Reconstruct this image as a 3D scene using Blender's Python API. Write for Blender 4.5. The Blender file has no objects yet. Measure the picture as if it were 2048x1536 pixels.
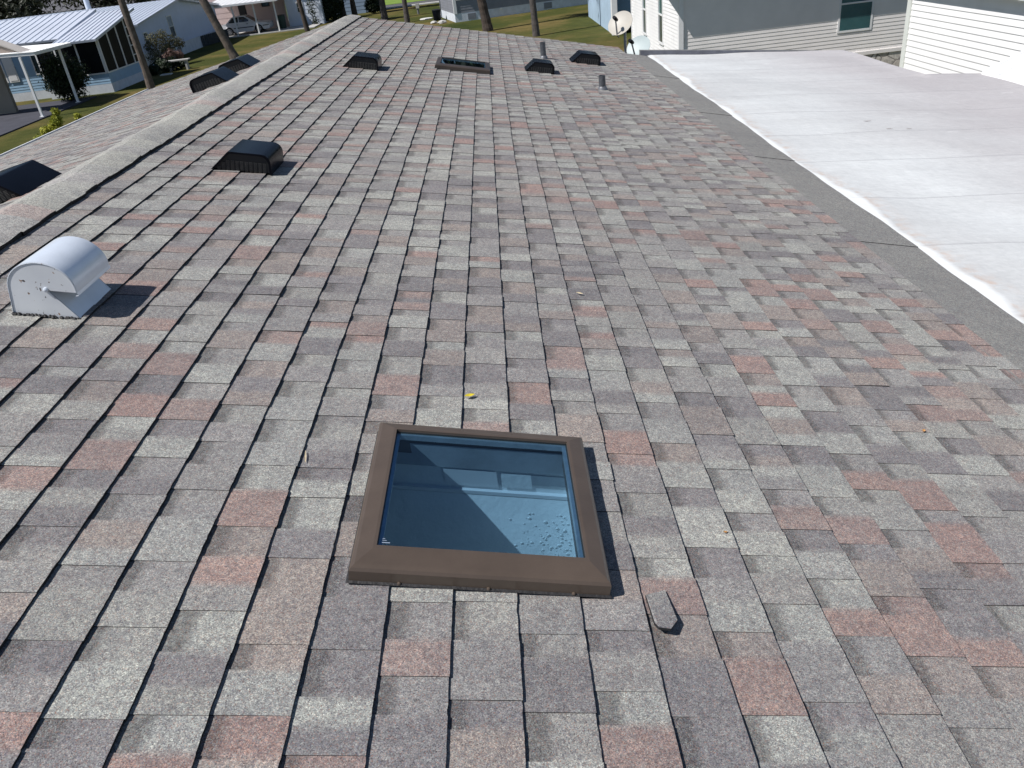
import bpy, math, random
from mathutils import Vector, Matrix
R=math.radians
scn=bpy.context.scene
COL=scn.collection
rnd=random.Random(11)

# ---------------------------------------------------------------- helpers
class MB:
    """collects faces (with per-face material slot and corner colours) into ONE mesh"""
    def __init__(s): s.v=[]; s.f=[]; s.m=[]; s.c=[]; s.hascol=False
    def face(s,pts,mi=0,cols=None):
        b=len(s.v); s.v.extend([tuple(p) for p in pts]); s.f.append(tuple(range(b,b+len(pts)))); s.m.append(mi)
        if cols is None: cols=[(.5,.5,.5)]*len(pts)
        else:
            s.hascol=True
            if not isinstance(cols[0],(tuple,list)): cols=[tuple(cols)]*len(pts)
        s.c.append(cols)
    def box(s,lo,hi,mi=0,fr=None):
        x0,y0,z0=lo; x1,y1,z1=hi
        P=[(x0,y0,z0),(x1,y0,z0),(x1,y1,z0),(x0,y1,z0),(x0,y0,z1),(x1,y0,z1),(x1,y1,z1),(x0,y1,z1)]
        if fr: P=[fr(*p) for p in P]
        for q in ((3,2,1,0),(4,5,6,7),(0,1,5,4),(1,2,6,5),(2,3,7,6),(3,0,4,7)): s.face([P[i] for i in q],mi)
    def prism(s,poly,a,b,fr,mi=0,caps=True):
        """poly: 2-D points (p,q); swept from a to b; fr(p,t,q) -> point"""
        n=len(poly)
        A=[fr(p,a,q) for p,q in poly]; B=[fr(p,b,q) for p,q in poly]
        for i in range(n):
            j=(i+1)%n; s.face([A[i],A[j],B[j],B[i]],mi)
        if caps: s.face(A[::-1],mi); s.face(B,mi)
    def tube(s,pts,rads,n=12,mi=0,cap=True):
        rings=[]
        for i,p in enumerate(pts):
            p=Vector(p); a=Vector(pts[max(0,i-1)]); b=Vector(pts[min(len(pts)-1,i+1)])
            d=(b-a).normalized(); u=d.orthogonal().normalized()
            if abs(d.z)>.5: u=(Vector((1,0,0))-d*d.x).normalized()
            w=d.cross(u)
            rings.append([p+(u*math.cos(2*math.pi*k/n)+w*math.sin(2*math.pi*k/n))*rads[i] for k in range(n)])
        for r0,r1 in zip(rings,rings[1:]):
            for k in range(n):
                j=(k+1)%n; s.face([r0[k],r0[j],r1[j],r1[k]],mi)
        if cap: s.face(rings[0][::-1],mi); s.face(rings[-1],mi)
    def build(s,name,mats,parent=None,smooth=False,weld=False):
        me=bpy.data.meshes.new(name); me.from_pydata(s.v,[],s.f)
        if not isinstance(mats,(list,tuple)): mats=[mats]
        for m in mats: me.materials.append(m)
        me.polygons.foreach_set('material_index',s.m)
        if s.hascol:
            at=me.color_attributes.new('Col','FLOAT_COLOR','CORNER')
            flat=[]
            for cs in s.c:
                for c in cs: flat.extend((c[0],c[1],c[2],1.0))
            at.data.foreach_set('color',flat)
        if weld or smooth:
            import bmesh
            bm=bmesh.new(); bm.from_mesh(me); bmesh.ops.remove_doubles(bm,verts=bm.verts,dist=1e-4)
            bmesh.ops.recalc_face_normals(bm,faces=bm.faces)
            if smooth:
                for f in bm.faces: f.smooth=True
                for e in bm.edges:
                    if len(e.link_faces)==2 and e.calc_face_angle(0)>R(38): e.smooth=False
            bm.to_mesh(me); bm.free()
        me.update()
        o=bpy.data.objects.new(name,me); COL.objects.link(o)
        if parent is not None:
            o.parent=parent; o.matrix_parent_inverse=parent_inv(parent)
        return o
def world_m(o):
    m=o.matrix_basis.copy(); p=o.parent
    return (world_m(p)@o.matrix_parent_inverse@m) if p else m
def parent_inv(p): return world_m(p).inverted()
def tag(o,label,cat,group=None,kind=None):
    o['label']=label; o['category']=cat
    if group: o['group']=group
    if kind: o['kind']=kind
    return o
def thing(name,loc,label,cat,group=None):
    o=bpy.data.objects.new(name,None); COL.objects.link(o); o.location=loc; o.empty_display_size=.2
    return tag(o,label,cat,group)
def copy_tree(o,parent=None):
    c=o.copy(); COL.objects.link(c)
    if parent is not None: c.parent=parent
    for ch in [k for k in bpy.data.objects if k.parent==o]: copy_tree(ch,c)
    return c

# ---------------------------------------------------------------- materials
def newmat(name):
    m=bpy.data.materials.new(name); m.use_nodes=True
    nt=m.node_tree; b=nt.nodes['Principled BSDF']
    return m,nt,b
def N(nt,t,**kw):
    n=nt.nodes.new(t)
    for k,v in kw.items():
        if k in n.inputs: n.inputs[k].default_value=v
        else: setattr(n,k,v)
    return n
def ramp(nt,fac,stops):
    r=nt.nodes.new('ShaderNodeValToRGB'); e=r.color_ramp.elements
    while len(e)<len(stops): e.new(.5)
    for el,(p,c) in zip(e,stops):
        el.position=p; el.color=(c if len(c)==4 else (*c,1))
    nt.links.new(fac,r.inputs['Fac']); return r.outputs['Color']
def mixc(nt,fac,a,b,mode='MIX'):
    m=nt.nodes.new('ShaderNodeMix'); m.data_type='RGBA'; m.blend_type=mode
    for s,v in ((m.inputs[0],fac),(m.inputs[6],a),(m.inputs[7],b)):
        if hasattr(v,'links'): nt.links.new(v,s)
        elif isinstance(v,(int,float)): s.default_value=v
        else: s.default_value=(*v,1) if len(v)==3 else v
    return m.outputs[2]
def math_n(nt,op,a,b=None):
    m=nt.nodes.new('ShaderNodeMath'); m.operation=op
    for s,v in ((m.inputs[0],a),(m.inputs[1],b)):
        if v is None: continue
        if hasattr(v,'links'): nt.links.new(v,s)
        else: s.default_value=v
    return m.outputs[0]
def coords(nt): return nt.nodes.new('ShaderNodeTexCoord').outputs['Object']
def worldpos(nt): return nt.nodes.new('ShaderNodeNewGeometry').outputs['Position']
def noise(nt,co,scale,detail=3,rough=.55,stretch=None):
    if stretch:
        mp=N(nt,'ShaderNodeMapping'); mp.inputs['Scale'].default_value=stretch
        nt.links.new(co,mp.inputs['Vector']); co=mp.outputs['Vector']
    n=N(nt,'ShaderNodeTexNoise',Scale=scale,Detail=detail,Roughness=rough); nt.links.new(co,n.inputs['Vector'])
    return n.outputs['Fac']
def bump(nt,b,h,strength=.3,dist=.01):
    bp=N(nt,'ShaderNodeBump',Strength=strength,Distance=dist); nt.links.new(h,bp.inputs['Height'])
    nt.links.new(bp.outputs['Normal'],b.inputs['Normal'])
def M(name,col,rough=.6,metal=0,var=.18,scale=3.,bumps=0,bscale=40,spec=.5,dirt=None):
    """plain painted / natural surface with uneven tone"""
    m,nt,b=newmat(name); co=worldpos(nt)
    f=noise(nt,co,scale,5,.6)
    lo=tuple(c*(1-var) for c in col); hi=tuple(min(1,c*(1+var)) for c in col)
    c=ramp(nt,f,[(.3,lo),(.7,hi)])
    if dirt:
        d=noise(nt,co,scale*4,6,.7); c=mixc(nt,ramp(nt,d,[(.55,(0,0,0)),(.8,(1,1,1))]),c,dirt)
    nt.links.new(c,b.inputs['Base Color'])
    b.inputs['Roughness'].default_value=rough; b.inputs['Metallic'].default_value=metal
    b.inputs['Specular IOR Level'].default_value=spec
    if bumps: bump(nt,b,noise(nt,co,bscale,4),bumps,.01)
    return m

def shingle_mat(name,use_col=True,base=(.2,.2,.2),gran=1.0):
    m,nt,b=newmat(name); co=worldpos(nt)
    if use_col:
        at=nt.nodes.new('ShaderNodeAttribute'); at.attribute_name='Col'; c=at.outputs['Color']
    else:
        rg=nt.nodes.new('ShaderNodeRGB'); rg.outputs[0].default_value=(*base,1); c=rg.outputs[0]
    # weathering in broad patches
    w=noise(nt,co,.9,4,.6); c=mixc(nt,1.0,c,ramp(nt,w,[(.25,(.86,.86,.87)),(.75,(1.12,1.12,1.1))]),'MULTIPLY')
    st=noise(nt,co,2.3,6,.68,(.45,1.5,.45)); c=mixc(nt,1.0,c,ramp(nt,st,[(.28,(.80,.80,.82)),(.46,(1,1,1)),(.74,(1.08,1.07,1.04))]),'MULTIPLY')
    sc_=noise(nt,co,5.2,4,.6); c=mixc(nt,ramp(nt,sc_,[(.70,(0,0,0)),(.78,(.55,.55,.55))]),c,(.10,.098,.105))
    w2=noise(nt,co,14,5,.65); c=mixc(nt,1.0,c,ramp(nt,w2,[(.3,(.84,.84,.86)),(.7,(1.14,1.13,1.11))]),'MULTIPLY')
    # granules: each about two millimetres, own tone and tint
    vo=N(nt,'ShaderNodeTexVoronoi',Scale=520.0); nt.links.new(co,vo.inputs['Vector'])
    sx=nt.nodes.new('ShaderNodeSeparateColor'); nt.links.new(vo.outputs['Color'],sx.inputs[0])
    g=.0+gran
    c=mixc(nt,1.0,c,ramp(nt,sx.outputs[0],[(0,(.30,.29,.31)),(.2,(.62,.61,.62)),(.5,(.94,.94,.94)),(.8,(1.3,1.29,1.25)),(1,(2.0,1.96,1.88))]),'MULTIPLY')
    tint=ramp(nt,sx.outputs[1],[(0,(.34,.17,.12)),(.12,(.28,.20,.17)),(.26,(.235,.225,.22)),(.5,(.2,.208,.205)),(.66,(.37,.40,.37)),(.8,(.24,.245,.25)),(.9,(.15,.145,.19)),(1,(.12,.12,.15))])
    patch=noise(nt,co,34,4,.6)
    c=mixc(nt,ramp(nt,math_n(nt,'ADD',math_n(nt,'MULTIPLY',sx.outputs[2],.5),math_n(nt,'MULTIPLY',patch,.5)),[(.38,(.12,.12,.12)),(.68,(.62,.62,.62))]),c,tint)
    # coarser mottle so that it survives at a distance
    vo2=N(nt,'ShaderNodeTexVoronoi',Scale=120.0); nt.links.new(co,vo2.inputs['Vector'])
    s2=nt.nodes.new('ShaderNodeSeparateColor'); nt.links.new(vo2.outputs['Color'],s2.inputs[0])
    c=mixc(nt,1.0,c,ramp(nt,s2.outputs[0],[(0,(.83,.82,.84)),(1,(1.18,1.18,1.16))]),'MULTIPLY')
    nt.links.new(c,b.inputs['Base Color'])
    b.inputs['Roughness'].default_value=.88; b.inputs['Specular IOR Level'].default_value=.35
    bump(nt,b,sx.outputs[2],.35,.0015)
    return m

m_shingle=shingle_mat('asphalt_shingle')
m_edge=M('asphalt_cut_edge',(.012,.012,.014),.9,var=.3,scale=60)
m_roll=shingle_mat('rolled_roofing',False,(.185,.19,.18))
m_brown=M('bronze_paint',(.088,.066,.051),.32,0,.12,8,.05,120)
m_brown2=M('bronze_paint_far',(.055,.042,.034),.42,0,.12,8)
m_blackpl=M('black_plastic',(.0035,.004,.007),.24,0,.25,10,.03,300,.10)
m_blackside=M('black_plastic_matt',(.0075,.0075,.009),.6,0,.25,10)
m_louver=M('grey_slat',(.16,.16,.16),.5,0,.3,60)  # slats a lighter grey than the side wall behind them
m_pipe=M('lead_grey_pipe',(.07,.075,.085),.55,0,.4,18,.1,60)
m_lead=M('lead_collar',(.17,.175,.19),.45,.3,.3,20)
m_silver=M('spacer_bar',(.62,.66,.70),.3,.6,.15,30)
m_caulk=M('tar_caulk',(.02,.019,.02),.6,0,.4,50,.3,100)
m_white=M('white_paint',(.78,.78,.78),.45,0,.06,2.5)
m_trim=M('white_trim',(.80,.80,.80),.4,0,.05,4)
m_siding=M('cream_siding',(.87,.83,.80),.5,0,.05,2)
m_siding_w=M('white_siding',(.86,.85,.84),.5,0,.05,2)
m_bluesid=M('light_blue_siding',(.30,.46,.62),.5,0,.08,2)
m_paleblue=M('pale_blue_panel',(.42,.55,.68),.5,0,.1,1.5)
m_dkblue=M('slate_blue_siding',(.17,.27,.38),.5,0,.1,2)
m_greysid=M('grey_siding',(.22,.23,.26),.5,0,.1,2)
m_gable=M('shade_blue_white_siding',(.60,.69,.90),.5,0,.05,1.5)  # white wall, the blue of its sky-lit shade put into the colour
m_skirt=M('pale_skirting',(.66,.70,.76),.6,0,.12,3)
m_pink=M('pinkish_stucco',(.60,.47,.45),.8,0,.08,1)
m_tan=M('tan_wall',(.26,.23,.19),.8,0,.08,1)
m_tanroof=M('tan_fascia',(.33,.27,.23),.6,0,.1,2)
m_screen=M('dark_insect_screen',(.005,.006,.008),.5,0,.4,1.5,spec=.15)
m_pane=M('window_glass',(.035,.06,.065),.06,0,.3,.8,spec=.8)
m_paneg=M('green_window_glass',(.05,.13,.135),.08,0,.35,.5,spec=.8)
m_panew=M('curtained_glass',(.32,.37,.42),.1,0,.25,1.2,spec=.8)
m_steel=M('galvanised_steel',(.30,.30,.31),.45,.6,.2,20)
m_dishw=M('dish_paint',(.40,.375,.33),.5,0,.06,5,dirt=(.42,.35,.27))
m_dish2=M('dish_paint_pale',(.38,.44,.44),.5,0,.06,5)
m_carw=M('white_car_paint',(.62,.63,.66),.22,0,.03,1)
m_carglass=M('car_glass',(.02,.025,.03),.06,0,.1,1,spec=.8)
m_tyre=M('tyre_rubber',(.012,.012,.012),.8)
m_rim=M('alloy_rim',(.45,.46,.48),.3,.7)
m_blacktrim=M('black_trim',(.015,.015,.018),.5)
m_bark=M('palm_bark',(.115,.092,.075),.9,0,.4,7,.8,28)
m_bark2=M('dark_palm_bark',(.06,.045,.036),.9,0,.4,7,.8,28)
m_bark3=M('grey_bark',(.075,.065,.06),.9,0,.35,6,.7,30)
m_conc=M('concrete',(.42,.41,.39),.85,0,.15,1.2,.2,30)
m_kerb=M('kerb_concrete',(.60,.59,.56),.85,0,.1,1.5)
m_asph=M('asphalt',(.085,.085,.09),.9,0,.2,2,.2,60)
m_stone=None
m_leafy=M('yellow_leaf',(.62,.50,.03),.5,0,.2,40)
m_leafo=M('orange_leaf',(.50,.26,.09),.6,0,.3,60)
m_leaft=M('straw_leaf',(.46,.38,.25),.7,0,.3,60)
m_twig=M('brown_twig',(.12,.065,.04),.8,0,.3,40)
m_drywall=M('shaft_paint',(.80,.81,.80),.8,0,.07,6,.25,35)
m_shaftwood=M('shaft_board',(.34,.36,.38),.8,0,.25,9)
m_gasket=M('rubber_gasket',(.02,.02,.022),.6)
m_dirt=M('bare_soil',(.22,.16,.10),.95,0,.3,3)

def leafmat(name,lo,hi,trans=.25):
    m,nt,b=newmat(name)
    at=nt.nodes.new('ShaderNodeAttribute'); at.attribute_name='Col'
    sx=nt.nodes.new('ShaderNodeSeparateColor'); nt.links.new(at.outputs['Color'],sx.inputs[0])
    c=ramp(nt,sx.outputs[0],[(0,lo),(1,hi)])
    nt.links.new(c,b.inputs['Base Color']); b.inputs['Roughness'].default_value=.55
    b.inputs['Specular IOR Level'].default_value=.3
    tr=nt.nodes.new('ShaderNodeBsdfTranslucent'); nt.links.new(c,tr.inputs['Color'])
    mx=nt.nodes.new('ShaderNodeMixShader'); mx.inputs[0].default_value=trans
    nt.links.new(b.outputs[0],mx.inputs[1]); nt.links.new(tr.outputs[0],mx.inputs[2])
    nt.links.new(mx.outputs[0],nt.nodes['Material Output'].inputs['Surface'])
    return m
m_leafdark=leafmat('dark_leaves',(.006,.012,.005),(.022,.04,.014),.12)
m_leafoak=leafmat('oak_leaves',(.008,.012,.006),(.04,.045,.02),.15)
m_leafivy=leafmat('glossy_leaves',(.012,.022,.008),(.05,.075,.03),.2)
m_leafyel=leafmat('croton_leaves',(.12,.16,.015),(.50,.48,.05),.3)
m_leafoli=leafmat('olive_leaves',(.06,.06,.03),(.20,.19,.10),.25)
m_leafpink=leafmat('dusty_flowers',(.12,.08,.07),(.28,.17,.14),.25)
m_frond=leafmat('palm_fronds',(.02,.035,.01),(.08,.11,.035),.2)

def make_ground_mat():
    m,nt,b=newmat('dry_lawn'); co=worldpos(nt)
    a=noise(nt,co,.16,5,.6); c1=ramp(nt,a,[(.3,(.034,.048,.013)),(.48,(.068,.073,.020)),(.64,(.145,.110,.042))])
    f=noise(nt,co,1.6,6,.7); c=mixc(nt,1.0,c1,ramp(nt,f,[(.25,(.7,.74,.7)),(.75,(1.3,1.25,1.25))]),'MULTIPLY')
    g=noise(nt,co,25,4,.7); c=mixc(nt,1.0,c,ramp(nt,g,[(.2,(.6,.62,.6)),(.8,(1.4,1.38,1.35))]),'MULTIPLY')
    nt.links.new(c,b.inputs['Base Color']); b.inputs['Roughness'].default_value=.95
    b.inputs['Specular IOR Level'].default_value=.1
    bump(nt,b,g,.8,.05); return m
m_ground=make_ground_mat()
m_verge=M('bright_verge_grass',(.14,.22,.03),.95,0,.25,.6,.4,8)

def make_flat_mat():
    """white elastomeric coating: dirty film, pinkish water stains, lap seams, bright fresh band along the shingle seam"""
    m,nt,b=newmat('white_roof_coating'); co=worldpos(nt)
    sp=nt.nodes.new('ShaderNodeSeparateXYZ'); nt.links.new(co,sp.inputs[0])
    big=noise(nt,co,.55,4,.55)
    c=ramp(nt,big,[(.30,(.505,.51,.505)),(.5,(.56,.57,.565)),(.7,(.615,.63,.625))])
    streak=noise(nt,co,1.1,6,.65,(.5,2.6,1))
    c=mixc(nt,1.0,c,ramp(nt,streak,[(.3,(.92,.915,.915)),(.7,(1.06,1.06,1.06))]),'MULTIPLY')
    # ponding stain on the far right
    gx=math_n(nt,'SUBTRACT',sp.outputs[0],math_n(nt,'MULTIPLY',noise(nt,co,.7,4,.6),1.6))
    pond=ramp(nt,math_n(nt,'MULTIPLY',gx,.25),[(.58,(0,0,0)),(1.0,(1,1,1))])
    c=mixc(nt,math_n(nt,'MULTIPLY',pond,.5),c,(.33,.28,.285))
    # fine soiling and brighter scuffs
    fn=noise(nt,co,22,5,.7,(.6,1.5,1)); c=mixc(nt,1.0,c,ramp(nt,fn,[(.3,(.92,.92,.92)),(.7,(1.07,1.07,1.07))]),'MULTIPLY')
    sc=noise(nt,co,5.5,3,.5,(.5,2.2,1)); c=mixc(nt,ramp(nt,sc,[(.72,(0,0,0)),(.76,(.7,.7,.7))]),c,(.78,.78,.77))
    # lap seams every 0.95 m
    yy=math_n(nt,'ADD',sp.outputs[1],math_n(nt,'MULTIPLY',noise(nt,co,.8,3),.05))
    md=math_n(nt,'MODULO',math_n(nt,'ADD',yy,20.0),.97)
    seam=ramp(nt,md,[(0,(1,1,1)),(.012,(.6,.6,.6)),(.03,(0,0,0))])
    c=mixc(nt,math_n(nt,'MULTIPLY',seam,.42),c,(.26,.25,.26))
    # bright fresh coating beside the seam, ragged edge, rusty tide mark
    e=math_n(nt,'SUBTRACT',math_n(nt,'SUBTRACT',sp.outputs[0],2.29),math_n(nt,'MULTIPLY',math_n(nt,'SUBTRACT',noise(nt,co,1.25,5,.5,(.06,1,1)),.27),.30))
    tide=ramp(nt,math_n(nt,'ADD',math_n(nt,'MULTIPLY',e,3.0),.5),[(.42,(0,0,0)),(.53,(1,1,1)),(.66,(.5,.5,.5)),(.9,(0,0,0))])
    tn=noise(nt,co,9,6,.7); c=mixc(nt,math_n(nt,'MULTIPLY',tide,ramp(nt,tn,[(.45,(0,0,0)),(.65,(.75,.75,.75))])),c,(.50,.37,.29))
    fresh=ramp(nt,math_n(nt,'ADD',math_n(nt,'MULTIPLY',e,3.0),.5),[(.40,(1,1,1)),(.52,(0,0,0))])
    c=mixc(nt,fresh,c,(.72,.73,.72))
    nt.links.new(c,b.inputs['Base Color']); b.inputs['Roughness'].default_value=.62
    bump(nt,b,math_n(nt,'ADD',noise(nt,co,6,5,.6),math_n(nt,'MULTIPLY',seam,.25)),.35,.03)
    return m
m_flat=make_flat_mat()

def make_glass():
    m,nt,b=newmat('tinted_skylight_glass'); nt.nodes.remove(b)
    tr=nt.nodes.new('ShaderNodeBsdfTransparent'); tr.inputs[0].default_value=(.40,.56,.68,1)
    gl=nt.nodes.new('ShaderNodeBsdfGlossy'); gl.inputs['Roughness'].default_value=.015; gl.inputs['Color'].default_value=(.75,.9,1,1)
    ge=nt.nodes.new('ShaderNodeNewGeometry'); vd=nt.nodes.new('ShaderNodeVectorMath'); vd.operation='DOT_PRODUCT'
    nt.links.new(ge.outputs['Incoming'],vd.inputs[0]); nt.links.new(ge.outputs['Normal'],vd.inputs[1])
    omc=math_n(nt,'SUBTRACT',1.0,math_n(nt,'ABSOLUTE',vd.outputs['Value']))
    refl=math_n(nt,'ADD',.07,math_n(nt,'MULTIPLY',.93,math_n(nt,'POWER',omc,5.0)))
    mx=nt.nodes.new('ShaderNodeMixShader'); nt.links.new(refl,mx.inputs[0])
    nt.links.new(tr.outputs[0],mx.inputs[1]); nt.links.new(gl.outputs[0],mx.inputs[2])
    nt.links.new(mx.outputs[0],nt.nodes['Material Output'].inputs['Surface']); return m
m_glass=make_glass()

def make_ventwhite():
    m,nt,b=newmat('chipped_white_enamel'); co=worldpos(nt)
    c=ramp(nt,noise(nt,co,6,4),[(.3,(.60,.62,.65)),(.7,(.72,.74,.76))])
    chip=math_n(nt,'MULTIPLY',noise(nt,co,95,4,.6,(1,1,.6)),noise(nt,co,26,3,.5))
    c=mixc(nt,ramp(nt,chip,[(.348,(0,0,0)),(.358,(1,1,1))]),c,ramp(nt,noise(nt,co,90,3),[(.4,(.03,.028,.03)),(.6,(.30,.17,.09))]))
    nt.links.new(c,b.inputs['Base Color']); b.inputs['Roughness'].default_value=.38
    return m
m_vent=make_ventwhite()
m_venttop=M('sky_blued_enamel',(.70,.75,.82),.24,.18,.06,8,.04,60)  # white enamel with the sky's blue reflection put into its colour

def make_stone():
    m,nt,b=newmat('stone_skirting'); co=worldpos(nt)
    vo=N(nt,'ShaderNodeTexVoronoi',Scale=3.2); vo.feature='DISTANCE_TO_EDGE'; nt.links.new(co,vo.inputs['Vector'])
    vc=N(nt,'ShaderNodeTexVoronoi',Scale=3.2); nt.links.new(co,vc.inputs['Vector'])
    sx=nt.nodes.new('ShaderNodeSeparateColor'); nt.links.new(vc.outputs['Color'],sx.inputs[0])
    c=ramp(nt,sx.outputs[0],[(0,(.48,.44,.39)),(1,(.72,.67,.61))])
    c=mixc(nt,1.0,c,ramp(nt,noise(nt,co,20,5),[(.3,(.75,.75,.75)),(.7,(1.2,1.2,1.2))]),'MULTIPLY')
    c=mixc(nt,ramp(nt,vo.outputs['Distance'],[(.02,(1,1,1)),(.05,(0,0,0))]),c,(.2,.18,.17))
    nt.links.new(c,b.inputs['Base Color']); b.inputs['Roughness'].default_value=.9
    bump(nt,b,vo.outputs['Distance'],.5,.05); return m
m_stone=make_stone()
m_tin=M('white_ribbed_metal',(.62,.66,.74),.35,.15,.06,.5)
m_tin2=M('grey_ribbed_metal',(.52,.57,.66),.4,.15,.06,.5)
m_far=M('far_wall_blue',(.22,.30,.42),.7,0,.1,1)
m_farwhite=M('far_wall_white',(.64,.70,.80),.6,0,.06,1)

# ---------------------------------------------------------------- camera, sun, sky
H=4.6
cam=bpy.data.cameras.new('camera'); co=bpy.data.objects.new('camera',cam); COL.objects.link(co); scn.camera=co
rt=Vector((0.994017,-0.032777,-0.106758)); 
rows=__import__('mathutils').Matrix(((0.99375,-0.10918,-0.02497),(-0.03281,-0.49541,0.86804),(-0.10714,-0.86180,-0.49589)))
rx=Vector((rows[0][0],rows[1][0],rows[2][0])).normalized()
dn=Vector((rows[0][1],rows[1][1],rows[2][1])); fw=Vector((rows[0][2],rows[1][2],rows[2][2])).normalized()
up=rx.cross(fw).normalized()
co.matrix_world=Matrix(((rx.x,up.x,-fw.x,0),(rx.y,up.y,-fw.y,0),(rx.z,up.z,-fw.z,H),(0,0,0,1)))
cam.lens=36*1560.84/2048; cam.sensor_width=36; cam.clip_start=.05; cam.clip_end=2000
SUN_EL,SUN_AZ=54.0,20.0
sd=Vector((math.cos(R(SUN_EL))*math.cos(R(SUN_AZ)),math.cos(R(SUN_EL))*math.sin(R(SUN_AZ)),-math.sin(R(SUN_EL))))
sl=bpy.data.lights.new('sun','SUN'); sl.energy=5.0; sl.angle=R(.53); sl.color=(1,.968,.935)
so=bpy.data.objects.new('sun',sl); COL.objects.link(so); so.rotation_euler=sd.to_track_quat('-Z','Y').to_euler(); so.location=(-20,-5,30)
w=bpy.data.worlds.new('World'); scn.world=w; w.use_nodes=True
nt=w.node_tree; bg=nt.nodes['Background']; sk=nt.nodes.new('ShaderNodeTexSky'); sk.sky_type='NISHITA'
sk.sun_disc=False; sk.sun_elevation=R(SUN_EL); 
sk.sun_rotation=math.atan2(-sd.x,-sd.y)   # measured from +Y towards +X
sk.air_density=1.0; sk.dust_density=.3; sk.ozone_density=2.5
nt.links.new(sk.outputs[0],bg.inputs[0]); bg.inputs[1].default_value=.066
scn.view_settings.view_transform='Standard'; scn.view_settings.look='None'; scn.view_settings.gamma=1
scn.view_settings.exposure=0.19
scn.cycles.max_bounces=8; scn.cycles.transparent_max_bounces=12
scn.cycles.use_denoising=True

# ---------------------------------------------------------------- our roof
AR,AL=R(12.5),R(11.6)
XR,ZR=-2.148,3.786
def fr_r(w_,y,h): # right slope: w down from ridge
    return Vector((XR+w_*math.cos(AR)+h*math.sin(AR), y, ZR-w_*math.sin(AR)+h*math.cos(AR)))
def fr_l(w_,y,h):
    return Vector((XR-w_*math.cos(AL)-h*math.sin(AL), y, ZR-w_*math.sin(AL)+h*math.cos(AL)))
Y0,Y1=-3.0,13.33
W_EAVE_R=2.2005+1.99; 
house=thing('shingle_house',(0,5,0),'house roofed in mottled grey and red shingles with a flat white roof at its side','house')

PALE=[(.300,.310,.286),(.284,.294,.274),(.314,.322,.297),(.27,.278,.264)]
MID=[(.235,.232,.222),(.215,.213,.208),(.246,.243,.23),(.25,.253,.236),(.222,.216,.212)]
DARK=[(.150,.143,.148),(.168,.160,.165),(.136,.131,.138)]
RED=[(.256,.168,.147),(.230,.162,.146),(.268,.182,.158),(.240,.176,.158)]
BROWN=[(.242,.208,.187),(.222,.194,.178)]
def pick(r,tab):
    x=r.random()
    if tab: P=(PALE,.21),(MID,.32),(RED,.155),(DARK,.16),(BROWN,.155)
    else:   P=(PALE,.24),(MID,.38),(RED,.09),(DARK,.18),(BROWN,.11)
    for l,p in P:
        x-=p
        if x<0: break
    c=r.choice(l); k=r.uniform(.92,1.08); return tuple(q*k for q in c)
def holes_sub(u0,u1,y0,y1,holes):
    out=[(u0,u1,y0,y1)]
    for (a,b,c,d) in holes:
        nxt=[]
        for (p,q,s,t) in out:
            if b<=p or a>=q or d<=s or c>=t: nxt.append((p,q,s,t)); continue
            if p<a: nxt.append((p,a,s,t))
            if q>b: nxt.append((b,q,s,t))
            pp,qq=max(p,a),min(q,b)
            if s<c: nxt.append((pp,qq,s,c))
            if t>d: nxt.append((pp,qq,d,t))
        out=nxt
    return out
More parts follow.
